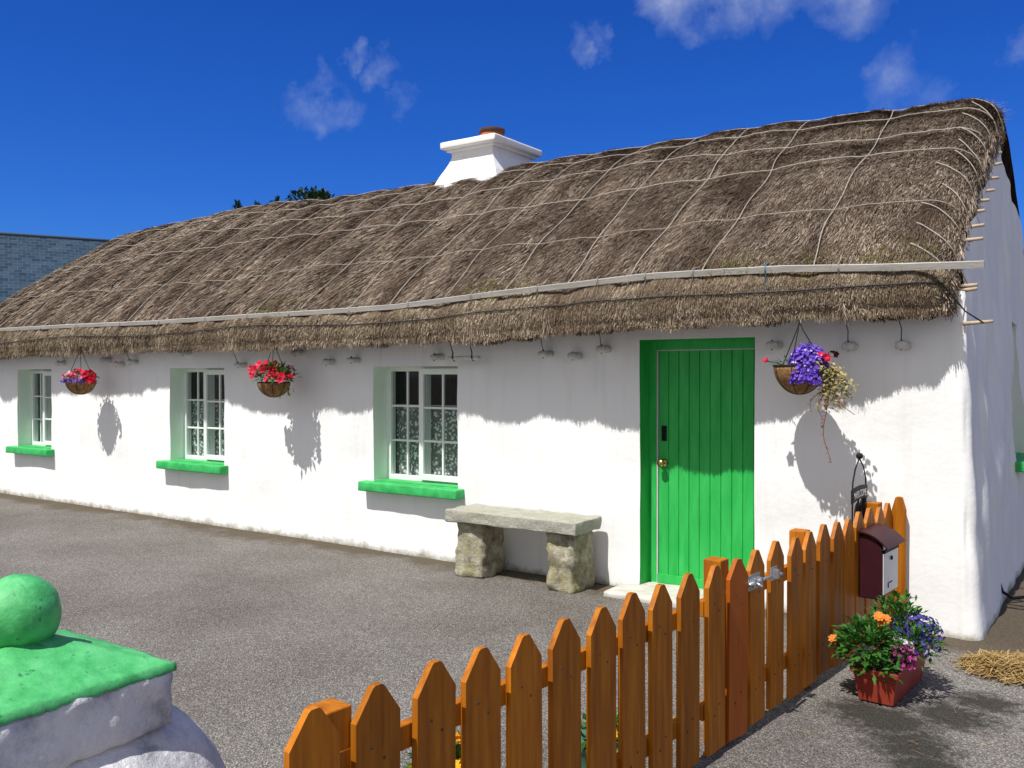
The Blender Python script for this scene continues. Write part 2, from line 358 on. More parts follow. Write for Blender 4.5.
# ------------------------------------------------------------------ ground
def mat_ground():
    m, nt, p, out = newmat('worn_tarmac'); L = nt.links
    t = nt.nodes.new('ShaderNodeNewGeometry'); pos = t.outputs['Position']
    vo = N(nt, 'ShaderNodeTexVoronoi', Scale=165, feature='F1'); L.new(pos, vo.inputs['Vector'])
    sc = nt.nodes.new('ShaderNodeSeparateColor'); L.new(vo.outputs['Color'], sc.inputs[0])
    r1 = ramp(nt, [(0, (.085,.077,.070)), (.45, (.165,.153,.142)), (.8, (.245,.23,.215)), (1, (.42,.40,.375))]); L.new(sc.outputs[0], r1.inputs[0])
    n1 = N(nt, 'ShaderNodeTexNoise', Scale=.55, Detail=7.0, Roughness=.6); L.new(pos, n1.inputs['Vector'])
    r2 = ramp(nt, [(.36, (.74,.71,.69)), (.64, (1.12,1.12,1.12))]); L.new(n1.outputs[0], r2.inputs[0])
    mu = N(nt, 'ShaderNodeMixRGB', blend_type='MULTIPLY'); mu.inputs[0].default_value = 1; L.new(r1.outputs[0], mu.inputs[1]); L.new(r2.outputs[0], mu.inputs[2])
    # mud and moss band along the foot of the house wall
    sx = nt.nodes.new('ShaderNodeSeparateXYZ'); L.new(pos, sx.inputs[0])
    n3 = N(nt, 'ShaderNodeTexNoise', Scale=1.7, Detail=8.0, Roughness=.7); L.new(pos, n3.inputs['Vector'])
    mr = N(nt, 'ShaderNodeMapRange'); mr.inputs[1].default_value = -.75; mr.inputs[2].default_value = -.02; mr.inputs[3].default_value = -.45; mr.inputs[4].default_value = .30
    L.new(sx.outputs[1], mr.inputs[0])
    ad = N(nt, 'ShaderNodeMath', operation='ADD'); L.new(n3.outputs[0], ad.inputs[0]); L.new(mr.outputs[0], ad.inputs[1])
    r3 = ramp(nt, [(.42, 0.), (.66, .8)]); L.new(ad.outputs[0], r3.inputs[0])
    mx = N(nt, 'ShaderNodeMixRGB'); L.new(r3.outputs[0], mx.inputs[0]); L.new(mu.outputs[0], mx.inputs[1]); mx.inputs[2].default_value = (.085,.062,.034,1)
    # dark wet algae stain in front of the flower trough
    def blob(cx, cy, r):
        d = N(nt, 'ShaderNodeVectorMath', operation='DISTANCE'); L.new(pos, d.inputs[0]); d.inputs[1].default_value = (cx, cy, 0)
        q = N(nt, 'ShaderNodeMapRange'); q.inputs[1].default_value = r; q.inputs[2].default_value = 0; L.new(d.outputs[1], q.inputs[0]); return q.outputs[0]
    cur = None
    for (cx, cy, r) in STAINS:
        bo = blob(cx, cy, r)
        if cur is None: cur = bo
        else:
            mm = N(nt, 'ShaderNodeMath', operation='MAXIMUM'); L.new(cur, mm.inputs[0]); L.new(bo, mm.inputs[1]); cur = mm.outputs[0]
    n5 = N(nt, 'ShaderNodeTexNoise', Scale=15, Detail=9.0, Roughness=.75); L.new(pos, n5.inputs['Vector'])
    m5 = N(nt, 'ShaderNodeMath', operation='MULTIPLY_ADD'); L.new(n5.outputs[0], m5.inputs[0]); m5.inputs[1].default_value = 1.7; L.new(cur, m5.inputs[2])
    r5 = N(nt, 'ShaderNodeMapRange'); r5.inputs[1].default_value = 1.02; r5.inputs[2].default_value = 1.5; r5.inputs[3].default_value = 0; r5.inputs[4].default_value = .84; L.new(m5.outputs[0], r5.inputs[0])
    mx2 = N(nt, 'ShaderNodeMixRGB'); L.new(r5.outputs[0], mx2.inputs[0]); L.new(mx.outputs[0], mx2.inputs[1]); mx2.inputs[2].default_value = (.022,.021,.014,1)
    L.new(mx2.outputs[0], p.inputs['Base Color']); p.inputs['Roughness'].default_value = .9; p.inputs['Specular IOR Level'].default_value = .2
    b = N(nt, 'ShaderNodeBump', Strength=.8, Distance=.008); L.new(vo.outputs['Distance'], b.inputs['Height']); b.invert = True
    L.new(b.outputs[0], p.inputs['Normal'])
    return m
STAINS = [tuple(W(q[0] + .10, q[1]))[:2] + (r*.88,) for q, r in [((-1.05,4.55), .42), ((-.9,4.32), .36), ((-.80,4.1), .30), ((-.82,4.8), .38), ((-.70,5.1), .30), ((-1.2,4.62), .30), ((-.72,3.85), .22)]]
M['ground'] = mat_ground()
def axis(lo, hi, step, far):
    a = list(np.arange(lo, hi + 1e-6, step)); k = step
    while a[-1] < far: k *= 1.8; a.append(a[-1] + k)
    k = step
    while a[0] > -far: k *= 1.8; a.insert(0, a[0] - k)
    return a
gx = axis(-16, 5, .3, 900); gy = axis(-9, 3, .3, 900)
g = MB(); vs = []
for y in gy:
    for x in gx:
        near = -16 <= x <= 5 and -9 <= y <= 3
        vs.append((x, y, (mnoise.noise(Vector((x*.6, y*.6, 0)))*.010 - .006) if near else -.006))
nx = len(gx)
g.add(vs, [(j*nx+i, j*nx+i+1, (j+1)*nx+i+1, (j+1)*nx+i) for j in range(len(gy)-1) for i in range(nx-1)], 0, True)
gr = g.build('ground', M['ground']); gr['kind'] = 'structure'
tag(gr, 'worn grey speckled tarmac yard in front of the cottage', 'ground', kind='structure')

# ------------------------------------------------------------------ cottage
LX = -12.92      # left end
cot = thing('thatched_cottage', 'long whitewashed cottage with roped thatched roof, green door and green sills', 'cottage')
# openings on the front: (x0, x1, z0, z1, depth, material index)
def wx(r): return r + CAM.x
WIN = [(wx(-12.74), wx(-11.83), .68, 1.74), (wx(-9.21), wx(-8.21), .67, 1.75), (wx(-5.957), wx(-4.94), .65, 1.75)]
DOOR = (wx(-3.134), wx(-2.219), 0.0, 1.94)
GWIN = (2.47, 3.35, .93, 2.14)
OPEN = [(*w, 1) for w in WIN] + [(*DOOR, 2)]
REV = .19

cols = []   # (x, y, nx, ny, tag, coord)
fx = set(np.round(np.arange(LX + .12, -.08, .055), 4))
for o in OPEN: fx = {v for v in fx if abs(v - o[0]) > .02 and abs(v - o[1]) > .02} | {o[0], o[1]}
fx |= {-.07}
for x in sorted(fx): cols.append((x, 0, 0, -1, 'F', x))
for k in range(1, 8):
    a = k/8*math.pi/2; cols.append((-.07 + .07*math.sin(a), .07 - .07*math.cos(a), math.sin(a), -math.cos(a), 'C', 0))
sy = set(np.round(np.arange(.07, 4.9, .055), 4))
sy = {v for v in sy if abs(v-GWIN[0]) > .02 and abs(v-GWIN[1]) > .02} | {GWIN[0], GWIN[1]}
for y in sorted(sy): cols.append((0, y, 1, 0, 'G', y))
for k in range(0, 5):
    a = k/4*math.pi/2; cols.append((-.12 + .12*math.cos(a), 4.9 + .12*math.sin(a), math.cos(a), math.sin(a), 'C', 0))
for x in np.arange(-.6, LX + .3, -.6): cols.append((x, 5.02, 0, 1, 'B', x))
for k in range(0, 5):
    a = k/4*math.pi/2; cols.append((LX + .12 - .12*math.sin(a), 4.9 + .12*math.cos(a), -math.sin(a), math.cos(a), 'C', 0))
for y in np.arange(4.5, .3, -.4): cols.append((LX, y, -1, 0, 'L', y))
for k in range(0, 5):
    a = k/5*math.pi/2; cols.append((LX + .12 - .12*math.cos(a), .12 - .12*math.sin(a), -math.cos(a), -math.sin(a), 'C', 0))
zs = set(np.round(np.arange(0, 2.2, .055), 4)) | {2.2}
for zz in {round(o[2], 4) for o in OPEN} | {round(o[3], 4) for o in OPEN} | {GWIN[2], GWIN[3]}:
    zs = {v for v in zs if abs(v - zz) > .012} | {zz}
zs = sorted(zs)
NT = 12
def ztop(y):
    return 2.44 + .535*max(0, min(y, 5.0 - y)) - .26*max(0, 1 - max(y, 0)/.28)
wv = []; nrow = len(zs) + NT
for (x, y, ax, ay, tg, c) in cols:
    for i in range(nrow):
        z = zs[i] if i < len(zs) else 2.2 + (ztop(y) - 2.2)*(i - len(zs) + 1)/NT
        u = x - y
        q = Vector((u*1.1, z*1.1, 3.1))
        d = mnoise.noise(q)*.018 + mnoise.noise(q*3.1)*.007 + mnoise.noise(q*8)*.0022
        if tg == 'G' or (tg == 'C' and ax > .5):
            q2 = Vector((y*4.2 + z*.9, z*1.5, 7.7))
            d += (mnoise.noise(q2)*.044 + mnoise.noise(q2*2.1 + Vector((3,1,2)))*.016)*min(1, .25 + z*.9)
        if ax > .05: d += (1.3 - z)*.052*ax
        d += .006*max(0, 1 - z/.35)**2      # battered foot
        wv.append((x + ax*d, y + ay*d, z if i else -.03))
nc = len(cols)
def hole(j, i):
    a, b = cols[j], cols[(j+1) % nc]
    if i >= len(zs) - 1: return 0
    zc = (zs[i] + zs[i+1])/2
    if a[4] == 'F' and b[4] == 'F':
        xc = (a[0] + b[0])/2
        for o in OPEN:
            if o[0] < xc < o[1] and o[2] < zc < o[3]: return o[4]
    if a[4] == 'G' and b[4] == 'G':
        yc = (a[1] + b[1])/2
        if GWIN[0] < yc < GWIN[1] and GWIN[2] < zc < GWIN[3]: return 1
    return 0
wall = MB(); wf = []
for j in range(nc):
    for i in range(nrow - 1):
        if not hole(j, i):
            j2 = (j+1) % nc; wf.append((j*nrow+i, j2*nrow+i, j2*nrow+i+1, j*nrow+i+1))
wall.add(wv, wf, 0, True)
def inner(j, i, d):
    x, y, ax, ay = cols[j][:4]; return (x - ax*d, y - ay*d, wv[j*nrow+i][2])
for j in range(nc):
    for i in range(nrow - 1):
        h = hole(j, i)
        if not h: continue
        dd = REV if h == 1 else .24
        jn = (j+1) % nc
        for (p, q, jj, ii) in (((j,i),(j,i+1),j-1,i), ((jn,i),(jn,i+1),j+1,i), ((j,i),(jn,i),j,i-1), ((j,i+1),(jn,i+1),j,i+1)):
            if ii < 0 or hole(jj % nc, ii): continue
            a = wv[p[0]*nrow+p[1]]; b = wv[q[0]*nrow+q[1]]
            wall.add([a, b, inner(*q, dd + .1), inner(*p, dd + .1)], [(0,1,2,3)], h)
wobj = wall.build('wall', [M['white'], M['mint'], M['green']], cot)

# windows ------------------------------------------------------------
def window(x0, x1, z0, z1, fm, seed):
    """fm maps (along, depth, height) into the house frame"""
    def bx(mb, a, b, m=0):
        t = MB(); t.box(a, b); mb.add([fm(*p) for p in t.v], t.f, m)
    fr = MB(); d0 = REV; d1 = REV + .07; w = .045
    xm = x0 + (x1 - x0)*.46
    bx(fr, (x0 - .02, d0, z0), (x0 + w, d1, z1)); bx(fr, (x1 - w, d0, z0), (x1 + .02, d1, z1))
    bx(fr, (x0 + w, d0, z0), (x1 - w, d1, z0 + w + .01)); bx(fr, (x0 + w, d0, z1 - w), (x1 - w, d1, z1))
    bx(fr, (xm - .03, d0 + .002, z0 + w + .01), (xm + .03, d1 - .002, z1 - w))
    gl = z0 + w + .01; gh = z1 - w
    b = .010
    xa = (x0 + w + xm - .03)/2
    bx(fr, (xa - b, d0 + .018, gl), (xa + b, d0 + .04, gh))
    for k in (1, 2):
        zz = gl + (gh - gl)*k/3; bx(fr, (x0 + w, d0 + .016, zz - b), (xm - .03, d0 + .042, zz + b))
    win = fr.build('window', M['pvc'], cot, bevel=.003)
    sa = MB(); s0 = d0 - .045; s1 = d0 - .002; sw = .055
    bx(sa, (xm - .028, s0, z0 + .03), (xm - .028 + sw, s1, z1 - .02)); bx(sa, (x1 - .015 - sw, s0, z0 + .03), (x1 - .015, s1, z1 - .02))
    sl = xm - .028 + sw; sr = x1 - .015 - sw
    bx(sa, (sl, s0, z0 + .03), (sr, s1, z0 + .03 + sw)); bx(sa, (sl, s0, z1 - .02 - sw), (sr, s1, z1 - .02))
    xb = (sl + sr)/2; zl = z0 + .03 + sw; zh = z1 - .02 - sw
    bx(sa, (xb - b, s0 + .012, zl), (xb + b, s1 - .006, zh))
    for k in (1, 2):
        zz = zl + (zh - zl)*k/3; bx(sa, (sl, s0 + .010, zz - b), (sr, s1 - .008, zz + b))
    sa.build('sash', M['pvc'], win, bevel=.003)
    pa = MB(); bx(pa, (x0 + w - .004, d0 + .027, gl - .004), (xm - .026, d0 + .031, gh + .004)); pa.build('pane', M['glass'], win)
    pb = MB(); bx(pb, (sl - .004, s0 + .02, zl - .004), (sr + .004, s0 + .024, zh + .004)); pb.build('pane', M['glass'], win)
    cu = MB(); n = 40; vs = []
    top = z0 + (z1 - z0)*.66
    for k in range(n + 1):
        x = x0 + .02 + (x1 - x0 - .04)*k/n; dy = d1 + .035 + .014*math.sin(k*1.1 + seed) + .006*math.sin(k*2.7)
        vs += [fm(x, dy, z0 + .03), fm(x, dy, top - .02 + .012*abs(math.sin(k*1.57)))]
    cu.add(vs, [(2*k, 2*k+2, 2*k+3, 2*k+1) for k in range(n)], 0, True); cu.build('curtain', M['lace'], win)
    rod = MB(); rod.tube([fm(x0 + .01, d1 + .06, top), fm(x1 - .01, d1 + .06, top)], .006); rod.build('curtain_rod', M['pvc'], win)
    # sill: thick painted slab with a slightly sagging nose
    t = lumpy((x0 - .105, -.115, z0 - .085), (x1 + .075, .02, z0 + .005), .008, seg=.06, freq=5, seed=seed, round_=.012)
    t2 = MB(); t2.box((x0 + .012, .018, z0 - .03), (x1 - .012, REV + .03, z0 + .012))
    s = MB(); s.add([fm(*p) for p in t.v], t.f, 0, True); s.add([fm(*p) for p in t2.v], t2.f, 0)
    s.build('sill', M['green_sill'], win)
    return win
for k, w_ in enumerate(WIN): window(*w_, lambda x, d, z: (x, d, z), k*3 + 1)
window(*GWIN, lambda x, d, z: (-d, x, z), 11)

# interior floor + a dark partition so that the rooms read as rooms
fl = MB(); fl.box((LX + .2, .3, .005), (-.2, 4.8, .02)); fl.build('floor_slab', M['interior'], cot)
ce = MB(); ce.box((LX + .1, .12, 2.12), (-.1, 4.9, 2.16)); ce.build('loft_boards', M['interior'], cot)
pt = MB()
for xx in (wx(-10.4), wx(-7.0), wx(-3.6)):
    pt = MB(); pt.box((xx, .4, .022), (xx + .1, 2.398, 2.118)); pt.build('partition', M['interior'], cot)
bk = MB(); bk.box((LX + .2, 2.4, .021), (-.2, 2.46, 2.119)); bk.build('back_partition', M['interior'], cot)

# door ---------------------------------------------------------------
dx0, dx1, _, dz1 = DOOR
df = MB(); d0 = .17
df.box((dx0 - .01, d0, 0), (dx0 + .06, d0 + .09, dz1)); df.box((dx1 - .06, d0, 0), (dx1 + .01, d0 + .09, dz1)); df.box((dx0 + .06, d0, dz1 - .075), (dx1 - .06, d0 + .09, dz1 + .01))
door = MB(); pl = 9; a = dx0 + .074; b = dx1 - .068; wd = (b - a)/pl
for k in range(pl):
    x0 = a + wd*k; x1 = x0 + wd; g_ = .005; yf = d0 + .012
    pr = [(x0, yf + .008, .03), (x0 + g_, yf, .03), (x1 - g_, yf, .03), (x1, yf + .008, .03), (x1, yf + .05, .03), (x0, yf + .05, .03)]
    door.prism(pr, (0, 0, dz1 - .085 - .03))
door.box((a, d0 - .012, .032), (b, d0 + .0115, .10))       # weather bar
dobj = door.build('door', M['green'], cot)
df.build('door_frame', M['green'], dobj, bevel=.004)
st = MB(); st.box((dx0 + .0615, d0 + .004, .03), (dx0 + .0725, d0 + .03, dz1 - .08)); st.box((dx0 + .0615, d0 + .004, dz1 - .0835), (dx1 - .062, d0 + .03, dz1 - .0755)); st.build('draught_strip', M['alu'], dobj)
kb = MB(); kx = a + .05
for (r, yy, r2) in ((.028, 0, .012),):
    kb.tube([(kx, d0 + .012, .98), (kx, d0 - .01, .98)], .030, 16); kb.tube([(kx, d0 - .01, .98), (kx, d0 - .035, .98)], .011, 12)
    kb.tube([(kx, d0 - .03, .98), (kx, d0 - .04, .98), (kx, d0 - .06, .98), (kx, d0 - .072, .98)], [.014, .028, .030, .014], 16)
kb.build('door_knob', M['brass'], dobj)
lk = MB(); lk.box((kx - .02, d0 + .002, 1.15), (kx + .02, d0 + .012, 1.27)); lk.tube([(kx, d0 + .004, 1.24), (kx, d0 - .012, 1.24)], .016, 12); lk.tube([(kx, d0 + .004, 1.18), (kx, d0 - .008, 1.18)], .010, 10); lk.build('lock', M['black'], dobj)
thr = MB(); thr.box((dx0 + .02, d0 - .03, .005), (dx1 - .02, d0 + .1, .029)); thr.build('threshold', M['concrete'], dobj, bevel=.006)
ds = lumpy((dx0 - .14, -.34, -.03), (dx1 + .04, .16, .035), .008, seg=.07, freq=4, seed=5, round_=.02)
ds.build('doorstep', M['concrete'], cot)

# thatch -------------------------------------------------------------
PX = np.array([-0.05,-.30,-.43,-.465,-.455,-.39,-.26, .10, .60,1.20,1.80,2.20,2.42,2.56])
PZ = np.array([ 2.06,1.965,2.01,2.08,2.21,2.33,2.42,2.70,3.07,3.49,3.88,4.085,4.145,4.155])
sl_ = np.concatenate([[0], np.cumsum(np.hypot(np.diff(PX), np.diff(PZ)))]); SLEN = sl_[-1]
_ts = np.linspace(0, SLEN, 500)
def _smooth(a):
    k = np.ones(13)/13; p = np.pad(a, 6, mode='edge'); return np.convolve(p, k, 'valid')
_py = _smooth(np.interp(_ts, sl_, PX)); _pz = _smooth(np.interp(_ts, sl_, PZ))
_ny = -np.gradient(_pz, _ts); _nz = np.gradient(_py, _ts); _nl = np.hypot(_ny, _nz); _ny /= _nl; _nz /= _nl
S_BOARD = float(np.interp(.30, (_pz[150:60:-1] - 0) if False else np.array([0, 1]), np.array([0, 1])))  # placeholder, replaced below
S_BOARD = float(_ts[np.argmin(np.abs(_pz - 2.315) + (np.abs(_py + .38) > .2)*9)])
EX = np.array([LX - .3, wx(-12.3), wx(-9.2), wx(-5.4), wx(-3.0), wx(-1.3), .3]); EZ = np.array([-.07,-.07,-.05,-.045,.02,.055,.045])
RX = np.array([LX - .3, wx(-12.7), wx(-10.9), wx(-9.2), wx(-7.4), wx(-5.4), wx(-3.3), wx(-1.6), wx(-.9), .3]); RZ = np.array([-.10,-.06,.02,-.02,-.04,-.01,.0,-.075,-.11,-.125])
OX = np.array([LX - .3, wx(-9.2), wx(-7.0), wx(-5.4), wx(-3.0), wx(-1.9), wx(-1.3), wx(-.9), .3]); OY = np.array([.13,.14,.08,.05,.02,.03,.11,.22,.27])
def vnoise(x, y, seed):
    xi = np.floor(x).astype(np.int64); yi = np.floor(y).astype(np.int64); fx_ = x - xi; fy_ = y - yi
    fx_ = fx_*fx_*(3 - 2*fx_); fy_ = fy_*fy_*(3 - 2*fy_)
    def h(a, b):
        n = (a*374761393 + b*668265263 + seed*1442695041) & 0x7fffffff
        n = ((n ^ (n >> 13))*1274126177) & 0x7fffffff
        return ((n ^ (n >> 16)) & 0xffff)/32768.0 - 1
    return (h(xi, yi)*(1-fx_) + h(xi+1, yi)*fx_)*(1-fy_) + (h(xi, yi+1)*(1-fx_) + h(xi+1, yi+1)*fx_)*fy_
VR = [wx(v) for v in (-1.72, -2.46, -3.03, -3.63, -4.22, -4.85, -5.45, -6.0, -6.62, -7.25, -7.85, -8.5, -9.1, -9.7, -10.3, -10.95, -11.55, -12.2, -12.8, -13.3)]
SLOPE_T = SLEN - S_BOARD
HR = [S_BOARD + SLOPE_T*q for q in (.24, .50, .65, .80, .925)]
XE0, XE1 = LX - .06, -.085
def surf(X, s, off=0.0, fine=1.0):
    X = np.asarray(X, float); s = np.asarray(s, float)
    y = np.interp(s, _ts, _py); z = np.interp(s, _ts, _pz); ny = np.interp(s, _ts, _ny); nz = np.interp(s, _ts, _nz)
    w = np.clip((y + .45)/3.0, 0, 1)
    z = z + np.interp(X, EX, EZ)*(1 - w) + np.interp(X, RX, RZ)*w
    y = y + (np.interp(X, OX, OY) + .055*vnoise(X*1.15, X*0, 31) + .02*vnoise(X*4, X*0, 32))*(1 - np.clip((z - 2.0)/.9, 0, 1))*np.clip(s/.3, 0, 1)
    up = np.clip((s - S_BOARD + .1)/.4, 0, 1)          # quilting only above the eave board
    dv = np.min(np.abs(X[..., None] - np.array(VR)), axis=-1)
    dh = np.min(np.abs(s[..., None] - np.array(HR)), axis=-1)
    hump = .032*(1 - np.exp(-(dv/.13)**2))*(.2 + .8*up)*fine**.5 + .010*(1 - np.exp(-(dh/.10)**2))*up*fine
    bd = -.035*np.exp(-((s - S_BOARD)/.07)**2)         # board pinches the thatch
    nn = .030*vnoise(X*1.1, s*1.3, 1) + (.012*vnoise(X*3.6, s*1.7, 2) + .010*vnoise(X*13, s*2.6, 3))*fine
    R_ = .24
    e = np.clip(np.maximum((X - (XE1 - R_))/R_, ((XE0 + R_) - X)/R_), 0, 1)
    amp = np.interp(s, [0, S_BOARD*.75, S_BOARD + .4, SLEN], [.07, .09, .20, .20])
    d = hump + bd + nn - amp*(1 - np.sqrt(np.maximum(0, 1 - e*e))) + off - .03
    return np.stack([X + 0*y, y + ny*d, z + nz*d], -1)
# base surface
gxs = np.concatenate([np.linspace(XE0, XE0 + .34, 10, endpoint=False), np.arange(XE0 + .34, XE1 - .34, .05), np.linspace(XE1 - .34, XE1, 16)])
gss = np.linspace(0.0, SLEN, 84)
GX, GS = np.meshgrid(gxs, gss, indexing='ij')
base = surf(GX.ravel(), GS.ravel(), -.012)
capR = surf(np.full(len(gss), XE1), gss, -.17); capR[:, 0] = XE1 - .05
capL = surf(np.full(len(gss), XE0), gss, -.17); capL[:, 0] = XE0 + .05
nA, nB = len(gxs), len(gss)
V = np.concatenate([base, capR, capL]); idx = np.arange(nA*nB).reshape(nA, nB)
cR = nA*nB + np.arange(nB); cL = cR + nB
F = [np.stack([idx[:-1,:-1], idx[1:,:-1], idx[1:,1:], idx[:-1,1:]], -1).reshape(-1, 4),
     np.stack([idx[-1,:-1], cR[:-1], cR[1:], idx[-1,1:]], -1), np.stack([cL[:-1], idx[0,:-1], idx[0,1:], cL[1:]], -1)]
# back slope: mirror of the base about the ridge
RY = float(base.reshape(nA, nB, 3)[:, -1, 1].mean())
Vb = V.copy(); Vb[:, 1] = 2*base.reshape(nA, nB, 3)[:, -1, 1].mean() - Vb[:, 1]
F0 = np.concatenate(F); Fall = np.concatenate([F0, F0[:, ::-1] + len(V)])
Vall = np.concatenate([V, Vb]); matidx = [np.zeros(len(Fall), int)]
def straws(n, X, s, L, wid, jit, lift, root=-.012, smin=.42):
    """n flat straws lying down-slope; returns verts (n*4,3)"""
    clump = vnoise(X*6, s*4, 9)*jit*1.0
    ang = rng.normal(0, jit, n) + clump
    s1 = s - L*np.cos(ang); X1 = X + L*np.sin(ang)
    X1 = np.clip(X1, XE0 + .001, XE1 + .03)
    a = surf(X, s, root + rng.uniform(-.006, .004, n)); 
    b = surf(np.clip(X1, XE0, XE1), np.maximum(s1, smin), 0) 
    nb = surf(np.clip(X1, XE0, XE1), np.maximum(s1, smin), .05) - b
    b = b + nb/.05*(lift*rng.uniform(.1, 1.0, n)**1.5)[:, None]
    b[:, 0] = X1
    hang = np.minimum(0, s1 - smin)                        # tips below the eave hang straight down
    b[:, 2] += hang*.55
    d = b - a; nrm = nb
    sd = np.cross(d, nrm); sd /= np.linalg.norm(sd, axis=1)[:, None] + 1e-9
    tw = rng.normal(0, .35, n); nn = nrm/np.linalg.norm(nrm, axis=1)[:, None]
    sd = sd*np.cos(tw)[:, None] + nn*np.sin(tw)[:, None]
    h = (wid*.5)[:, None]
    return np.stack([a - sd*h, a + sd*h, b + sd*h*.5, b - sd*h*.5], 1).reshape(-1, 3)
def pickX(n):
    # denser towards the near (right) end
    u = rng.random(n); z0, z1 = 5.6, 14.0
    dep = 1/(1/z0 + u*(1/z1 - 1/z0)); return XE1 - (dep - z0)/(z1 - z0)*(XE1 - XE0)
VS, FS, MS = [Vall], [Fall], [np.zeros(len(Fall), int)]; off = len(Vall)
def push(v, m):
    global off
    n = len(v)//4; f = np.arange(n*4).reshape(n, 4) + off
    VS.append(v); FS.append(f); MS.append(np.full(n, m)); off += n*4
n = 330000
X = pickX(n); s = rng.uniform(S_BOARD - .05, SLEN + .0, n); near = np.clip((X - XE0)/(XE1 - XE0), 0, 1)
push(straws(n, X, s, rng.uniform(.05, .17, n), (.0060 - .0030*near)*rng.uniform(.6, 1.4, n), .12, .020), 1)
n = 90000
X = pickX(n); s = rng.uniform(.44, S_BOARD + .10, n); near = np.clip((X - XE0)/(XE1 - XE0), 0, 1)
push(straws(n, X, s, rng.uniform(.07, .18, n), (.0065 - .0030*near)*rng.uniform(.6, 1.4, n), .13, .018), 2)
# ragged hanging fringe under the eave
n = 24000
X = pickX(n); s = rng.uniform(.40, .52, n)
rag = .5 + .5*vnoise(X*5.5, X*0, 21) + .35*vnoise(X*19, X*0, 22)
push(straws(n, X, s, (.03 + .12*np.clip(rag, 0, 1.4))*rng.uniform(.5, 1.1, n), .006*rng.uniform(.6, 1.4, n), .16, .02), 2)
n = 5200
X = pickX(n); X = X + .03*np.sin(X*40); a = surf(np.clip(X, XE0, XE1 - .1), rng.uniform(.42, .52, n), -.005)
rg = np.clip(.5 + .6*vnoise(X*4.5, X*0, 41) + .5*vnoise(X*14, X*0, 42), 0.05, 1.5)
b = a + np.stack([rng.normal(0, .022, n), rng.uniform(-.018, .02, n)*rg, -rng.uniform(.02, .10, n)*rg], -1)
sd = np.stack([rng.uniform(.0022, .0042, n), np.zeros(n), np.zeros(n)], -1)
push(np.stack([a - sd, a + sd, b + sd*.35, b - sd*.35], 1).reshape(-1, 3), 1)
# underside stubble
n = 16000
X = pickX(n); a = surf(X, rng.uniform(.12, .42, n), -.01)
b = a + np.stack([rng.normal(0, .02, n), -rng.uniform(.0, .045, n), -rng.uniform(.01, .05, n)*(1 + .5*vnoise(X*6, X*0, 21))], -1)
sd = np.stack([np.full(n, .0035), np.zeros(n), np.zeros(n)], -1)
push(np.stack([a - sd, a + sd, b + sd*.6, b - sd*.6], 1).reshape(-1, 3), 1)
# ridge fringe: short straws crossing the ridge
n = 9000
X = pickX(n); s = rng.uniform(SLEN - .35, SLEN, n); ang = rng.uniform(0, 2*math.pi, n); L = rng.uniform(.04, .13, n)
a = surf(X, s, -.01); b = a + np.stack([np.cos(ang)*L, np.sin(ang)*L*.7, rng.uniform(-.01, .028, n)], -1)
sd = np.cross(b - a, np.array([0, -.4, 1.])); sd = sd/np.linalg.norm(sd, axis=1)[:, None]*.003
push(np.stack([a - sd, a + sd, b + sd*.5, b - sd*.5], 1).reshape(-1, 3), 1)
# cut ends along the right verge
n = 9000
s = rng.uniform(.25, SLEN, n); X = rng.uniform(-.12, XE1, n); a = surf(X, s, -.02 - rng.uniform(0, .12, n)); a[:, 0] = X - .02
b = a + np.stack([rng.uniform(.0, .045, n), rng.normal(-.03, .03, n), rng.normal(-.05, .04, n)], -1)
sd = np.cross(b - a, np.array([.3, -.5, .6])); sd = sd/np.linalg.norm(sd, axis=1)[:, None]*.0032
push(np.stack([a - sd, a + sd, b + sd*.6, b - sd*.6], 1).reshape(-1, 3), 1)
# green grass seedlings caught along the board
n = 900
cx_ = rng.choice(np.array([wx(v) for v in (-1.1, -1.35, -1.75, -2.1, -2.3, -4.0, -4.3, -4.45, -6.8, -7.1, -12.6)]), n); X = np.clip(cx_ + rng.normal(0, .11, n), XE0 + .1, XE1 - .1)
s = S_BOARD + rng.uniform(-.03, .24, n); a = surf(X, s, 0); b = a + np.stack([rng.normal(0, .05, n), -rng.uniform(.01, .08, n), rng.uniform(-.03, .07, n)], -1)
sd = np.stack([np.full(n, .0028), np.zeros(n), rng.normal(0, .001, n)], -1)
push(np.stack([a - sd, a + sd, b + sd*.3, b - sd*.3], 1).reshape(-1, 3), 3)
def np_mesh(name, V, F, mi, mats, parent):
    me = bpy.data.meshes.new(name); nv, nf = len(V), len(F)
    me.vertices.add(nv); me.vertices.foreach_set('co', V.astype(np.float32).ravel())
    me.loops.add(nf*4); me.loops.foreach_set('vertex_index', F.astype(np.int32).ravel())
    me.polygons.add(nf); me.polygons.foreach_set('loop_start', (np.arange(nf)*4).astype(np.int32))
    for m in mats: me.materials.append(m)
    me.polygons.foreach_set('material_index', mi.astype(np.int32)); me.update(calc_edges=True); me.validate()
    me.polygons.foreach_set('use_smooth', np.zeros(len(me.polygons), bool))
    o = bpy.data.objects.new(name, me); COL.objects.link(o); o.parent = parent; return o
roof = np_mesh('thatched_roof', np.concatenate(VS), np.concatenate(FS), np.concatenate(MS), [M['thatch'], M['straw'], M['straw_eave'], M['moss']], cot)
def sp(X, s, off=0): return Vector(surf(np.array([X]), np.array([s]), off)[0])
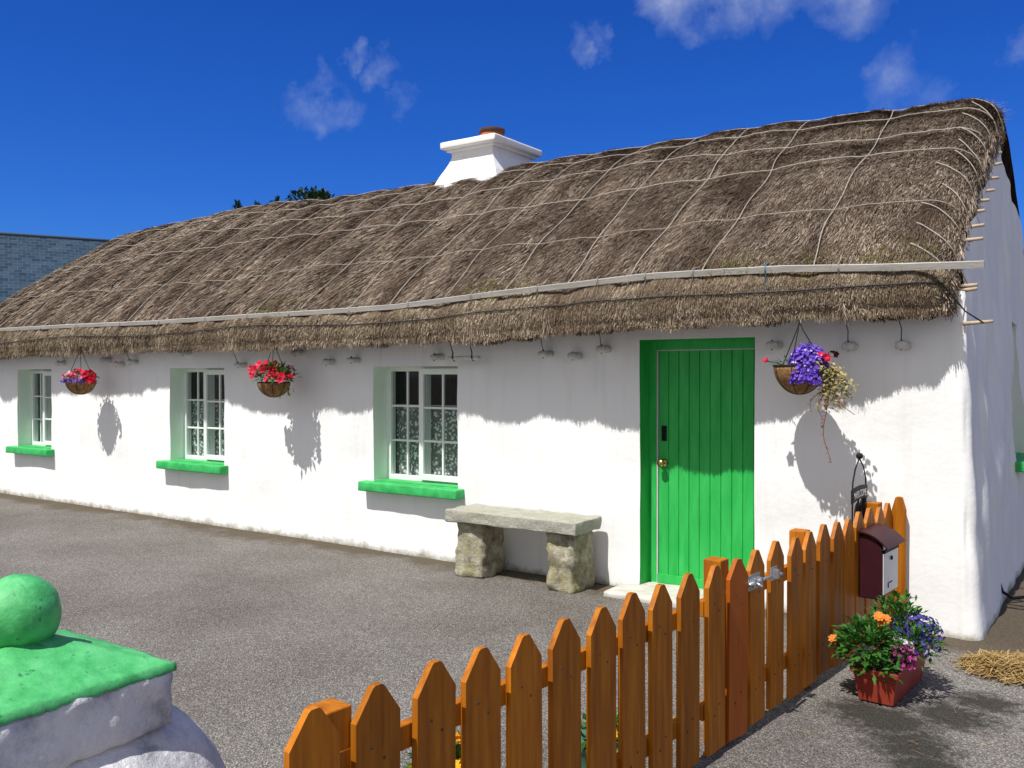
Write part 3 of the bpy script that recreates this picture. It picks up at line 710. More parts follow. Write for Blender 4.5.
# ropes over the thatch
for k, X in enumerate(VR):
    if X < XE0 + .1: continue
    r = MB(); ss = np.linspace(S_BOARD + .02, SLEN, 46); ph = random.uniform(0, 6)
    xs = X + .025*np.sin(ss*2.1 + ph) + .012*np.sin(ss*7 + ph)
    P = surf(xs, ss, .028, .35); r.tube([tuple(p) for p in P], random.uniform(.0036, .0048), 5); r.build('rope', M['rope'], roof)
for k, s0 in enumerate(HR):
    r = MB(); xs = np.linspace(XE0 + .08, XE1 - .015, 240)
    ss = s0 + .03*np.sin(xs*.9 + k*2) + .012*np.sin(xs*4.1 + k)
    P = surf(xs, ss, .029, .35); r.tube([tuple(p) for p in P], .0044 if k else .003, 5); r.build('rope', M['rope'], roof)
# dark wire under the board
r = MB(); xs = np.linspace(XE0 + .1, XE1 - .05, 200); P = surf(xs, S_BOARD - .135 + .015*np.sin(xs*1.7), .014); pts = [tuple(p) for p in P] + [(-.02, -.12, 2.06), (.07, -.02, 1.99)]
r.tube(pts, .005, 5); r.build('wire', M['rope_dark'], roof)
# eave boards, three lengths lapped end to end
BX = np.array([XE0 - .1, wx(-11), wx(-9.14), wx(-7.2), wx(-5.35), wx(-4.2), wx(-2.9), wx(-1.9), wx(-1.3), .3]); BZ = np.array([2.30,2.285,2.27,2.265,2.275,2.335,2.385,2.375,2.345,2.315])
def board_p(X):
    oo = .0 if X < wx(-9.1) else (.022 if X < wx(-5.76) else .046)
    Xc = min(max(X, XE0 + .3), XE1 - .3); zt = float(np.interp(X, BX, BZ)); sg = np.linspace(S_BOARD - .35, S_BOARD + .35, 71)
    P = surf(np.full(71, Xc), sg, 0, .2); k = int(np.argmin(np.abs(P[:, 2] - zt))); return Vector((X, float(P[k, 1]) - .028 - oo*.5, zt))
for (x0, x1) in ((XE0 - .05, wx(-9.05)), (wx(-9.2), wx(-5.7)), (wx(-5.82), .105)):
    bm_ = MB(); k = 60; vs = []
    pts = [board_p(x0 + (x1 - x0)*i/k + (.0 if x1 > -1 else -.0)) for i in range(k + 1)]
    mid = (x0 + x1)/2; o0 = board_p(mid)
    ys = np.convolve(np.pad([p.y for p in pts], 6, mode='edge'), np.ones(13)/13, 'valid')
    oo = {True: .0}.get(x1 < wx(-9), .022 if x1 < wx(-5.6) else .046)
    for i, p in enumerate(pts):
        p = Vector((p.x, min(float(ys[i]), p.y + .01), p.z))
        ax = Vector((0, -.30, .95)); bx_ = Vector((0, -.95, -.30))
        for (u, v) in ((-.021, -.011), (.021, -.011), (.021, .011), (-.021, .011)): vs.append(p + ax*u + bx_*v)
    fs = [(0,1,2,3), tuple(4*k + q for q in (3,2,1,0))]
    for i in range(k):
        for q in range(4): fs.append((4*i + q, 4*i + (q+1) % 4, 4*(i+1) + (q+1) % 4, 4*(i+1) + q))
    bm_.add(vs, fs); bm_.build('eave_board', M['board'], roof)
# ties looped over the board
tx = [wx(v) for v in (-1.55, -2.02, -2.53, -2.9, -3.3, -3.85, -4.5, -5.2, -5.95, -6.75, -7.35, -8.1, -9.0, -9.8, -10.7, -11.6, -12.2)]
for k, X in enumerate(tx):
    p = board_p(X); t = MB(); dx = random.uniform(-.03, .03)
    a = sp(X + dx, S_BOARD + .13, .012); b = sp(X - dx, S_BOARD - .15, .012)
    t.tube([a, p + Vector((0, -.004, .03)), p + Vector((0, -.022, .018)), p + Vector((0, -.022, -.018)), p + Vector((0, -.006, -.03)), b], .0045, 5)
    o = t.build('tie', M['rope'], roof)
    if k == 1:
        bl_ = simple('faded_blue_cord', (.10,.22,.33), (.14,.28,.40)); o.data.materials[0] = bl_; o['label'] = 'faded blue cord tied round the board'
# ropes wrapped over the right verge and their wooden pegs in the gable
for k in range(11):
    s0 = S_BOARD + .12 + k*(SLEN - S_BOARD - .3)/10.5 + random.uniform(-.07, .07)
    t = MB(); xs = np.linspace(XE1 - random.uniform(.16, .27), XE1, 14); ss = s0 + .22*((xs - xs[0])/(XE1 - xs[0])) * -.9 + .06
    P = [Vector(p) for p in surf(xs, ss, .016)]
    last = P[-1]; gy_ = max(.04, last.y + .05); pz = ztop(gy_) - .04
    P += [Vector((XE1 + .02, last.y + .03, last.z - .06)), Vector(((1.3 - pz)*.052 + .02, gy_, pz))]
    t.tube(P, .0045, 5); t.build('rope', M['rope'], roof)
    pg = MB(); q = Vector((.0, gy_, pz)); ln = random.uniform(-.035, .02); gx_ = (1.3 - pz)*.052; q.x = gx_; pg.tube([q - Vector((.05,0,.0)), q + Vector((ln + .075, -.01, random.uniform(-.005,.015)))], [.014, .011], 7)
    pass
    pg.build('wall_peg', M['peg'], wobj)
pg = MB(); pg.tube([(-.05,-.0,1.99), (.12,-.02,2.0)], [.014,.010], 7); pg.build('wall_peg', M['peg'], wobj)
# whitewashed stone pegs in the wall under the eave, each with its tie rope
for k, (px, py) in enumerate([(773,345),(849,346),(902,345),(603,349),(574,356),(545,354),(436,357),(353,360),(328,362),(297,353),(240,365),(185,353),(132,362),(118,364),(105,360),(60,363),(700,326)]):
    o_ = (px - 512)/890.; yr = 6.19
    X = (o_*.8211*yr - .5707*yr)/(.8211 + .5707*o_); dep = -.5707*X + .8211*yr; z = 1.66 + (376 - py)/890.*dep
    if px == 700: continue
    Xw = wx(X); st = lumpy((Xw - .04, -.115, z - .028), (Xw + .045, .03, z + .026), .014, seg=.025, freq=14, seed=k + 3, round_=.022)
    st.build('stone_peg', M['pegstone'], wobj)
    t = MB()
    if px in (849, 902, 545, 603, 240, 132): t.tube([(Xw, -.09, z + .02), (Xw + .01, -.13, z + .1), (Xw + random.uniform(-.03, .03), -.19, z + .24)], .0035, 5)
    t.tube([(Xw + .012*math.cos(q), -.085, z + .0 + .034*math.sin(q)) for q in np.linspace(0, 6.28, 9)], .005, 5); t.build('tie', M['rope_dark'], roof)
# short weathered bar lashed under the eave beside the third window
Xb = wx(-4.77); t = lumpy((Xb - .16, -.16, 1.80), (Xb + .17, -.10, 1.835), .007, seg=.03, freq=14, seed=9, round_=.012); t.build('lashed_bar', M['pegstone'], cot)
t = MB()
for xx in (Xb - .10, Xb + .11): t.tube([(xx, -.13, 1.79), (xx + .01, -.17, 1.82), (xx, -.15, 1.86), (xx + .02, -.25, 2.02)], .006, 5)
t.build('tie', M['rope_dark'], roof)
# dark loop of cable by the gable foot
t = MB(); t.tube([(.03, 1.15, .17), (.06, 1.14, .08), (.12, 1.2, .03), (.2, 1.3, .03)], .012, 6); t.build('cable', M['black'], wobj)

# chimney ------------------------------------------------------------
cx, cy = wx(-6.34), 2.45
ch = MB()
hx, hy = .30, .40
prof = [(.19, 3.55), (.175, 3.85), (.15, 3.93), (.11, 4.02), (.065, 4.10), (.025, 4.18), (0, 4.25), (0, 4.345)]
vs = []
for (f, z) in prof:
    fx2, fy2 = f, f*.9
    for (sx_, sy_) in ((-1,-1),(1,-1),(1,1),(-1,1)): vs.append((cx + sx_*(hx + fx2), cy + sy_*(hy + fy2), z))
fs = []
for i in range(len(prof) - 1):
    for q in range(4): fs.append((4*i + q, 4*i + (q+1) % 4, 4*i + 4 + (q+1) % 4, 4*i + 4 + q))
ch.add(vs, fs)
cho = ch.build('chimney', M['white'], cot)
t = lumpy((cx - hx - .10, cy - hy - .10, 4.345), (cx + hx + .10, cy + hy + .10, 4.425), .004, seg=.08, seed=2, round_=.015)
t.box((cx - hx - .045, cy - hy - .045, 4.315), (cx + hx + .045, cy + hy + .045, 4.35))
t.build('chimney_cap', M['white'], cho)
t = MB(); t.lathe([(.145, 4.42), (.143, 4.60), (.12, 4.60), (.115, 4.43)], (cx, cy, 0), 24); t.build('chimney_pot', M['terracotta'], cho)
t = MB(); t.lathe([(.146, 4.58), (.156, 4.59), (.156, 4.63), (.117, 4.63), (.115, 4.57)], (cx, cy, 0), 24); t.build('pot_rim', M['soot'], cho)

# ------------------------------------------------------------------ stone bench
b0 = W(-4.06, 5.97)
bench = thing('stone_bench', 'rough stone slab bench on two lichened blocks against the white wall', 'bench', tuple(b0))
def rel(a): v = Vector(a) - b0; return tuple(v)
t = lumpy(rel(W(-4.69, 5.77, .45)), rel(W(-3.43, 6.17, .55)), .020, seg=.035, freq=7, seed=3, round_=.010); t.build('seat', M['slab'], bench)
t = lumpy(rel(W(-4.63, 5.83, -.02)), rel(W(-4.35, 6.15, .452)), .050, seg=.028, freq=7, seed=4, round_=.03); t.build('leg', M['lichen'], bench)
t = lumpy(rel(W(-3.72, 5.83, -.02)), rel(W(-3.49, 6.16, .455)), .056, seg=.028, freq=7, seed=8, round_=.03); t.build('leg', M['lichen'], bench)

# ------------------------------------------------------------------ fence + gate
FA = W(-1.658, 1.49); fdir = Vector((.396, 4.76, 0)).normalized(); frot = math.atan2(fdir.y, fdir.x)
# local frame of the fence: +x towards the house, -y is the side facing the lane
US = [.035,.245,.46,.672,.885,1.101,1.32,1.535,1.743,1.972,2.206,2.412,2.626,2.857,3.096,3.299,3.5,3.71,3.885,4.075,4.275,4.46]
GATE = (2.206, 2.412, 2.626)
def picket_mesh(w, h, th=.022):
    mb = MB(); hw = w/2
    pr = [(-hw, 0, .03), (hw, 0, .03), (hw, 0, h - .085), (.02, 0, h - .005), (.012, 0, h), (-.012, 0, h), (-.02, 0, h - .005), (-hw, 0, h - .085)]
    mb.prism(pr, (0, th, 0)); return mb
fence = thing('picket_fence', 'orange brown stained picket fence running from the bottom edge up to the cottage', 'fence', tuple(FA), frot)
gu = GATE[0] - .10
GP = FA + fdir*gu
gate = thing('picket_gate', 'narrow three picket garden gate with steel bolt, set in the brown fence', 'gate', tuple(GP), frot)
pk = {}
pmb = picket_mesh(.157, .84)
for zz in (.64, .68, .19, .23): pmb.tube([(.02 if zz in (.64, .23) else -.025, .003, zz), (.02 if zz in (.64, .23) else -.025, -.0018, zz)], .0045, 7, 1)
pw = pmb.build('picket', [M['wood'], M['rope_dark']], fence, bevel=0)
first = True
for i, u in enumerate(US):
    wdt = .145 if u < 2.7 else .15
    par, ox = (gate, u - gu) if u in GATE else (fence, u)
    if first: o = pw; first = False
    else:
        o = pw.copy(); COL.objects.link(o); o.parent = par
    o.location = (ox, random.uniform(-.003, .003), random.uniform(-.012, .008)); o.rotation_euler = (0, random.uniform(-.012, .012), random.uniform(-.02, .02))
    if abs(u - 2.412) < .01:
        me = o.data.copy(); o.data = me
        m2 = simple('red_brown_stain', (.33,.072,.005), (.44,.115,.008), scale=3, rough=.5, stretch=(14,14,1)); me.materials[0] = m2; o['label'] = 'redder newer picket'
        o.rotation_euler[2] = -.10
def rail(par, x0, x1, z, name='rail'):
    t = MB(); t.box((x0, .024, z), (x1, .056, z + .07)); return t.build(name, M['wood'], par, bevel=.003)
for z in (.62, .17):
    rail(fence, -.07, gu - .035, z); rail(fence, GATE[2] + .12, 4.72, z); rail(gate, .02, .62, z)
def post(u, h, dy=.027, sz=.085):
    t = MB(); t.box((u - sz/2, dy, -.02), (u + sz/2, dy + sz, h)); t.build('post', M['wood'], fence, bevel=.004)
post(.135, .80); post(2.335, .835); post(3.31, .835); post(4.53, .85)
t = MB(); ang = math.pi/2
# end picket turned flat towards the yard, fixed to the wall post
for (u, h, yy) in ((4.62, .86, .0), ):
    o = pw.copy(); COL.objects.link(o); o.parent = fence; o.location = (u, 0, 0)
te = MB(); e = picket_mesh(.085, .875, .03); te.add([(v[1], v[0], v[2]) for v in e.v], e.f); o = te.build('picket', M['wood'], fence, bevel=.002); o.location = (4.70, -.035, 0)
# gate bolt (barrel bolt in galvanised steel)
t = MB(); bx0 = GATE[2] - gu - .125
t.box((bx0, -.008, .665), (bx0 + .13, -.001, .735)); t.tube([(bx0 - .01, -.02, .70), (bx0 + .235, -.02, .70)], .009, 10)
for q in (.02, .09): t.box((bx0 + q, -.034, .682), (bx0 + q + .018, -.006, .718))
t.tube([(bx0 + .055, -.02, .70), (bx0 + .055, -.055, .685)], .007, 8)
t.build('bolt', M['galv'], gate)
t = MB(); kx_ = 2.857 - .075; t.box((kx_ - .02, -.008, .668), (kx_ + .05, -.001, .732)); t.box((kx_, -.034, .680), (kx_ + .02, -.006, .722)); t.tube([(kx_ + .03, -.02, .70), (kx_ + .055, -.03, .69)], .01, 8); t.build('bolt_keeper', M['galv'], fence)
for z in (.65, .2):
    t = MB(); t.box((-.06, .057, z), (.22, .061, z + .03)); t.tube([(-.02, .06, z - .005), (-.02, .06, z + .035)], .008, 8); t.build('hinge', M['galv'], gate)

# ------------------------------------------------------------------ mailbox (hung on the fence, front facing the lane)
u0 = 4.19; mbp = FA + fdir*u0 + Vector((0, 0, .345))
mail = thing('mailbox', 'burgundy metal mailbox with pale grey front hung on the brown picket fence', 'mailbox', tuple(mbp), frot)
wd, dp, hh = .31, .135, .34      # local x width, -y depth
t = MB(); t.prism([(-wd/2, -.003, 0), (-wd/2, -dp + .02, 0), (-wd/2, -dp, .04), (-wd/2, -dp, hh - .04), (-wd/2, -dp + .05, hh + .03), (-wd/2, -.003, hh + .03)], (wd, 0, 0)); t.build('body', M['burgundy'], mail, bevel=.006)
t = MB(); t.box((-wd/2 + .016, -dp - .006, .03), (wd/2 - .016, -dp - .0005, hh - .07)); t.build('front_panel', M['silver'], mail, bevel=.002)
t = MB(); t.box((-wd/2 + .02, -dp - .012, hh - .066), (wd/2 - .02, -dp - .001, hh - .05)); t.build('letter_slot', M['black'], mail)
t = MB(); t.box((-wd/2 + .016, -dp - .006, hh - .047), (wd/2 - .016, -dp - .0005, hh - .01)); t.build('upper_panel', M['silver'], mail, bevel=.002)
t = MB(); t.tube([(-.0, -dp - .004, .23), (0, -dp - .014, .23)], .013, 12); t.build('lock', M['black'], mail)
t = MB(); t.box((-.06, -dp - .009, .085), (.02, -dp - .006, .09)); t.box((-.06, -dp - .009, .06), (-.05, -dp - .006, .085)); t.build('name_holder', M['black'], mail)
t = MB(); n = 14; R_ = .13; out = []; inn = []
for k in range(n + 1):
    f = k/n; y = -.003 - (dp + .035)*f; z = hh + .058 - .085*f**2.2
    out.append((y, z)); inn.append((y*.985, z - .009))
pr = [(-wd/2 - .02, min(y, -.002), z) for (y, z) in out] + [(-wd/2 - .02, min(y, -.003), z) for (y, z) in reversed(inn)]
t.prism(pr, (wd + .04, 0, 0)); t.build('lid', M['burgundy'], mail)

# ------------------------------------------------------------------ iron WELCOME stake sign behind the fence
sp0 = W(-1.405, 5.87)
sign = thing('garden_sign', 'small black iron WELCOME sign on a wire stake behind the fence by the wall', 'sign', (sp0.x, sp0.y, 0))
t = MB(); hw = .17
arch = [(0, -hw, 0), (0, -hw, .82)] + [(0, -hw*math.cos(q), .98 + .14*math.sin(q)) for q in np.linspace(0, 3.1416, 14)] + [(0, hw, .82), (0, hw, 0)]
arch = [(0, -hw, -.02), (0, -hw, .93), (0, -hw*.95, 1.0), (0, -hw*.6, 1.08), (0, 0, 1.14), (0, hw*.6, 1.08), (0, hw*.95, 1.0), (0, hw, .93), (0, hw, -.02)]
t.tube(arch, .005, 6); t.lathe([(.0, -.025), (.02, -.012), (.022, 0), (.016, .014), (0, .022)], (0, 0, 1.155), 10); t.build('stake', M['black'], sign)
t = MB(); k = 16; vs = []
for i in range(k + 1):
    y = -hw - .02 + (2*hw + .04)*i/k; zc = .915 + .010*(1 - (y/hw)**2)
    vs += [(.006, y, zc - .042), (.006, y, zc + .042), (-.004, y, zc + .042), (-.004, y, zc - .042)]
fs = [(0,1,2,3), (4*k+3, 4*k+2, 4*k+1, 4*k)]
for i in range(k):
    for q in range(4): fs.append((4*i+q, 4*i+(q+1) % 4, 4*i+4+(q+1) % 4, 4*i+4+q))
t.add(vs, fs); plate = t.build('plate', M['black'], sign)
cu = bpy.data.curves.new('lettering', 'FONT'); cu.body = 'WELCOME'; cu.size = .062; cu.align_x = 'CENTER'; cu.extrude = .0015
tmp = bpy.data.objects.new('lettering_source', cu); COL.objects.link(tmp)
bpy.context.view_layer.update()
me = bpy.data.meshes.new_from_object(tmp.evaluated_get(bpy.context.evaluated_depsgraph_get()))
bpy.data.objects.remove(tmp)
xs_ = [v.co.x for v in me.vertices]; sc_ = 2*hw*.90/(max(xs_) - min(xs_))
for v in me.vertices:
    y = v.co.x*sc_; v.co = (.0075 + v.co.z, y, .915 + .010*(1 - (y/hw)**2) + (v.co.y - .026)*1.0)
me.materials.append(M['pvc']); lo = bpy.data.objects.new('lettering', me); COL.objects.link(lo); lo.parent = plate
t = MB(); t.tube([(0, -.03 + .05*math.cos(q), .79 + .065*math.sin(q)) for q in np.linspace(0, 6.283, 20)[:-1]], .012, 6, closed=True)
t.tube([(0, .11, .88), (0, .075, .84), (0, .09, .79), (0, .07, .74), (0, .0, .70), (0, -.06, .685)], [.012,.018,.02,.018,.016,.008], 7)
t.tube([(0, .11, .88), (0, .14, .84), (0, .12, .81)], .01, 6); t.tube([(0, -.17, .685), (0, .17, .685)], .004, 5)
t.tube([(0, -.03, .855), (0, -.03, .885)], .006, 5); t.build('ornament', M['black'], sign)

# ------------------------------------------------------------------ plants helpers
def cloud_pts(n, c, r, top_only=True):
    out = []
    while len(out) < n:
        d = Vector((random.gauss(0,1), random.gauss(0,1), random.gauss(0,1)))
        if d.length < 1e-3: continue
        d.normalize()
        if top_only and d.z < -.25: continue
        k = random.uniform(.72, 1.05)
        out.append((Vector((c[0] + d.x*r[0]*k, c[1] + d.y*r[1]*k, c[2] + d.z*r[2]*k)), d))
    return out
def leaves(mb, n, c, r, L=.04, Wd=.02, m=0, fill=.5):
    for _ in range(n):
        (p, d), = cloud_pts(1, c, [q*(random.uniform(.3, 1) if random.random() < fill else 1) for q in r])
        dd = d + Vector((random.uniform(-.7,.7), random.uniform(-.7,.7), random.uniform(-.5,.5)))
        mb.leaf(p, dd, (random.uniform(-.4,.4), random.uniform(-.4,.4), 1), L*random.uniform(.6,1.3), Wd*random.uniform(.6,1.3), m)
def blooms(mb, n, c, r, size, m=0, pet=5, cup=.35, face=None):
    for p, d in cloud_pts(n, c, r):
        nn = d + Vector((random.uniform(-.5,.5), random.uniform(-.5,.5), random.uniform(-.2,.5)))
        if face is not None: nn = nn*.6 + Vector(face)
        mb.flower(p, nn, size*random.uniform(.75,1.2), m, pet, cup)

# ------------------------------------------------------------------ hanging baskets
def basket(label, X, rimz, r, depth, hookz=2.02, y=-.33):
    root = thing('hanging_basket', label, 'hanging basket', (X, y, rimz), 0, 'hanging flower baskets along the cottage wall')
    t = MB(); prof = [(r*math.sin(a), -depth*math.cos(a)) for a in np.linspace(.02, math.pi/2, 12)]
    prof += [(r*.93, 0), (r*.9, -.03)]
    t.lathe(prof, (0,0,0), 28); o = t.build('bowl', M['coir'], root)
    t = MB()
    t.tube([(r*1.01*math.cos(q), r*1.01*math.sin(q), .003) for q in np.linspace(0, 6.283, 33)[:-1]], .005, 6, closed=True)
    for k in range(8):
        q = k*math.pi/4; t.tube([(r*1.015*math.sin(a)*math.cos(q), r*1.015*math.sin(a)*math.sin(q), -depth*1.015*math.cos(a)) for a in np.linspace(.05, math.pi/2, 9)], .0025, 5)
    t.build('wire_frame', M['black'], o)
    t = MB(); H = hookz - rimz
    for q in (.5, 2.6, 4.7): t.tube([(r*math.cos(q), r*math.sin(q), 0), (r*.15*math.cos(q), r*.15*math.sin(q), H*.8), (0, 0, H)], .0035, 5)
    t.build('chain', M['black'], root)
    t = MB(); t.tube([(0, 0, H - .02), (.0, .012, H + .01), (0, .02, H + .03), (0, .12, H + .06), (0, -y + .01, H + .03)], .007, 6); t.build('hook', M['black'], root)
    t = MB(); t.lathe([(0, -.02), (r*.9, -.025)], (0,0,0), 20); t.build('soil', M['soil'], root)
    return root
# pink and white one by the first window
b1 = basket('coir basket of pink, white and violet flowers beside the far left window', wx(-10.53), 1.60, .175, .165)
t = MB(); leaves(t, 220, (0,0,.03), (.19,.17,.08), .05, .025); t.build('foliage', M['leaf'], b1)
t = MB(); blooms(t, 46, (-.02,-.02,.04), (.2,.17,.09), .034); t.build('pink_flowers', M['f_pink'], b1)
t = MB(); blooms(t, 34, (.07,-.02,.05), (.18,.17,.10), .036); t.build('red_flowers', M['f_red'], b1)
t = MB(); blooms(t, 26, (-.12,-.04,.04), (.12,.12,.08), .03); t.build('white_flowers', M['f_white'], b1)
t = MB(); blooms(t, 110, (-.01,-.06,-.005), (.2,.15,.05), .018); t.build('violet_flowers', M['f_purple'], b1)
t = MB(); blooms(t, 10, (.24,-.03,-.0), (.07,.06,.06), .038); leaves(t, 12, (.24,-.02,-.02), (.08,.06,.05), .05, .02, 1); t.build('trailing_red_flowers', [M['f_red'], M['leaf']], b1)
# crimson one between windows
b2 = basket('coir basket of crimson petunias hanging between the middle windows', wx(-7.0), 1.595, .155, .145)
t = MB(); leaves(t, 260, (.02,0,.05), (.22,.18,.13), .06, .03); t.build('foliage', M['leaf'], b2)
t = MB(); blooms(t, 34, (-.10,-.03,.09), (.17,.16,.13), .046, face=(.2,-.8,.3)); blooms(t, 12, (.14,-.04,.03), (.13,.13,.08), .046, face=(.3,-.8,.2)); t.build('crimson_flowers', M['f_red'], b2)
t = MB(); blooms(t, 9, (.17,.0,.10), (.12,.1,.09), .034); t.build('dark_flowers', M['f_dark'], b2)
t = MB()
for k in range(9):
    a = random.uniform(-.5, .35); p = Vector((.16 + random.uniform(-.16,.16), random.uniform(-.14,.06), -.02))
    for q in range(random.randint(2, 4)):
        p = p + Vector((random.uniform(-.01,.022), random.uniform(-.012,.012), -.028)); t.leaf(p, (random.uniform(-1,1), random.uniform(-1,1), -.6), (0,0,1), .04, .02)
    if p.z < -.3: continue
t.build('trailing_stems', M['leaf'], b2)
# violet one by the door
b3 = basket('coir basket with a violet dome of flowers and pale trailing leaves beside the green door', wx(-1.80), 1.725, .165, .185, 2.02)
t = MB(); blooms(t, 760, (.075,-.05,-.02), (.132,.13,.165), .0125, pet=5, cup=.2); blooms(t, 420, (.075,-.05,-.02), (.137,.135,.17), .0115, pet=5, cup=.2); blooms(t, 300, (.08,-.12,-.10), (.115,.08,.08), .012); t.build('violet_flowers', M['f_purple'], b3)
t = MB(); leaves(t, 170, (.07,-.03,-.03), (.12,.12,.14), .03, .015); leaves(t, 40, (-.05,0,.01), (.12,.12,.04), .05, .012); t.tube([(-.08,-.05,0), (-.14,-.06,.025), (-.20,-.07,.035)], .004, 5); t.build('foliage', M['leaf'], b3)
t = MB(); t.flower((-.205,-.075,.045), (-.4,-.5,.8), .032); t.flower((-.20,-.065,.04), (-.6,-.3,.4), .026); t.build('red_flower', M['f_red'], b3); t = MB(); blooms(t, 5, (.18,-.11,.05), (.035,.03,.03), .027, pet=7, face=(.2,-1,.2)); t.build('red_flowers', M['f_red'], b3)
t = MB(); blooms(t, 130, (.075,-.055,-.025), (.142,.14,.172), .0075, cup=.1); t.build('pale_florets', M['f_lilac'], b3)
t = MB(); blooms(t, 4, (.225,-.03,.075), (.035,.04,.025), .022); t.build('dark_flowers', M['f_dark'], b3)
t = MB()
for k in range(54):
    p = Vector((random.uniform(.10,.22), random.uniform(-.15,.05), random.uniform(-.03,.05))); tgt = Vector((random.uniform(.12,.36), random.uniform(-.14,.05), random.uniform(-.29,-.10)))
    for q in range(12):
        f = q/11; pp = p.lerp(tgt, f) + Vector((.03*math.sin(f*3), 0, .03*math.sin(f*3.1)))
        t.leaf(pp, (random.uniform(-1,1), random.uniform(-1,.4), random.uniform(-.8,.2)), (0,-.5,1), random.uniform(.02,.042), random.uniform(.014,.026))
t.build('pale_trailing_leaves', M['leaf_pale'], b3)
t = MB()
for (e, n_) in (((.22,-.10,-.62), 46), ((.30,-.06,-.26), 14), ((.17,-.12,-.34), 18), ((.10,-.12,-.30), 12), ((.36,-.08,-.31), 12)):
    a = Vector((.17,-.06,-.10)); e = Vector(e); pts = []
    for q in range(n_):
        f = q/(n_-1); p = a.lerp(e, f) + Vector((.02*math.sin(f*7), .01*math.sin(f*9), 0)); pts.append(p)
        if q % 2 == 0 or f < .6: t.leaf(p, (random.uniform(-1,1), random.uniform(-1,.3), random.uniform(-.6,.3)), (0,0,1), .032*(1.2 - .6*f), .018*(1.2 - .6*f))
    t.tube(pts, .0022, 4)
t.build('reddish_trailing_stems', M['leaf_red'], b3)

# ------------------------------------------------------------------ flower trough by the fence
tp = W(-1.035, 5.02)
tr = thing('flower_trough', 'brick red plastic trough of mixed bedding flowers under the mailbox', 'planter', (tp.x, tp.y, 0), rad(-4))
t = MB(); L2 = .30
def ring(hx_, hy_, z): return [(-hx_, -hy_, z), (hx_, -hy_, z), (hx_, hy_, z), (-hx_, hy_, z)]
rs = [ring(.085, L2 - .03, .0), ring(.105, L2 - .005, .145), ring(.118, L2 + .008, .147), ring(.12, L2 + .01, .175), ring(.108, L2 - .002, .175), ring(.10, L2 - .01, .14)]
vs = [p for r_ in rs for p in r_]; fs = [(3,2,1,0)]
for i in range(len(rs) - 1):
    for q in range(4): fs.append((4*i+q, 4*i+(q+1) % 4, 4*i+4+(q+1) % 4, 4*i+4+q))
t.add(vs, fs); t.build('trough', M['red_plastic'], tr, bevel=.004)
t = MB(); t.box((-.101, -L2 + .009, .12), (.101, L2 - .009, .15)); t.build('soil', M['soil'], tr)
t = MB()
leaves(t, 620, (-.07,-.18,.24), (.16,.15,.14), .048, .026); leaves(t, 520, (.0,.12,.28), (.16,.19,.19), .042, .022); leaves(t, 300, (.12,-.03,.24), (.14,.22,.13), .045, .018); leaves(t, 90, (.0,-.30,.17), (.1,.03,.06), .05, .024)
t.build('foliage', M['leaf'], tr)
t = MB(); blooms(t, 210, (.10,.10,.30), (.13,.17,.095), .0125); t.build('blue_flowers', M['f_blue'], tr)
t = MB(); blooms(t, 40, (.17,.0,.25), (.08,.10,.07), .012); t.build('blue_flowers', M['f_blue'], tr)
t = MB(); blooms(t, 90, (.10,-.17,.21), (.08,.1,.08), .013); t.build('magenta_flowers', M['f_mag'], tr)
t = MB(); blooms(t, 60, (.07,-.09,.25), (.06,.08,.06), .013); t.build('white_flowers', M['f_white'], tr); t = MB(); blooms(t, 34, (.18,.05,.22), (.045,.06,.045), .013); t.build('white_flowers', M['f_white'], tr)
for grp in (((-.215,-.26,.285),), ((-.035,-.10,.40), (-.01,-.075,.385), (-.02,-.09,.36))):
    t = MB()
    for p in grp:
        for q in range(2): t.flower(Vector(p) + Vector((0,0,.006*q)), (.2,-.7,.8), .032 - .008*q, 0, 9, .15)
    t.build('orange_flowers', M['f_orange'], tr)

# ------------------------------------------------------------------ pots glimpsed behind the fence
pp = FA + fdir*.80 + Vector((-.26, .02, 0))
po = thing('flower_pot', 'pot of yellow marigolds glimpsed through the gaps in the brown fence', 'flower pot', (pp.x, pp.y, 0))
t = MB(); t.lathe([(0, 0), (.10, 0), (.135, .19), (.148, .19), (.15, .225), (.13, .225), (.125, .20), (0, .20)], (0,0,0), 24); t.build('pot', M['terracotta'], po)
t = MB(); leaves(t, 260, (0,0,.29), (.16,.16,.13), .06, .03); t.build('foliage', M['leaf'], po)
t = MB(); blooms(t, 48, (.02,-.0,.33), (.15,.15,.13), .036, pet=9, cup=.1); t.build('yellow_flowers', M['f_yellow'], po)
pp = FA + fdir*1.62 + Vector((-.20, .0, 0))
po = thing('flower_pot', 'green glazed pot of low leaves half hidden behind the brown fence', 'flower pot', (pp.x, pp.y, 0))
t = MB(); t.lathe([(0, 0), (.085, 0), (.12, .12), (.115, .19), (.13, .20), (.13, .22), (.112, .22), (.10, .19), (0, .19)], (0,0,0), 24); t.build('pot', M['pot_green'], po)
t = MB(); leaves(t, 130, (0,0,.23), (.13,.13,.07), .05, .025); t.build('foliage', M['leaf'], po)
t = MB(); blooms(t, 14, (.06,-.04,.25), (.06,.06,.04), .028, pet=9, cup=.1); t.build('yellow_flowers', M['f_yellow'], po)

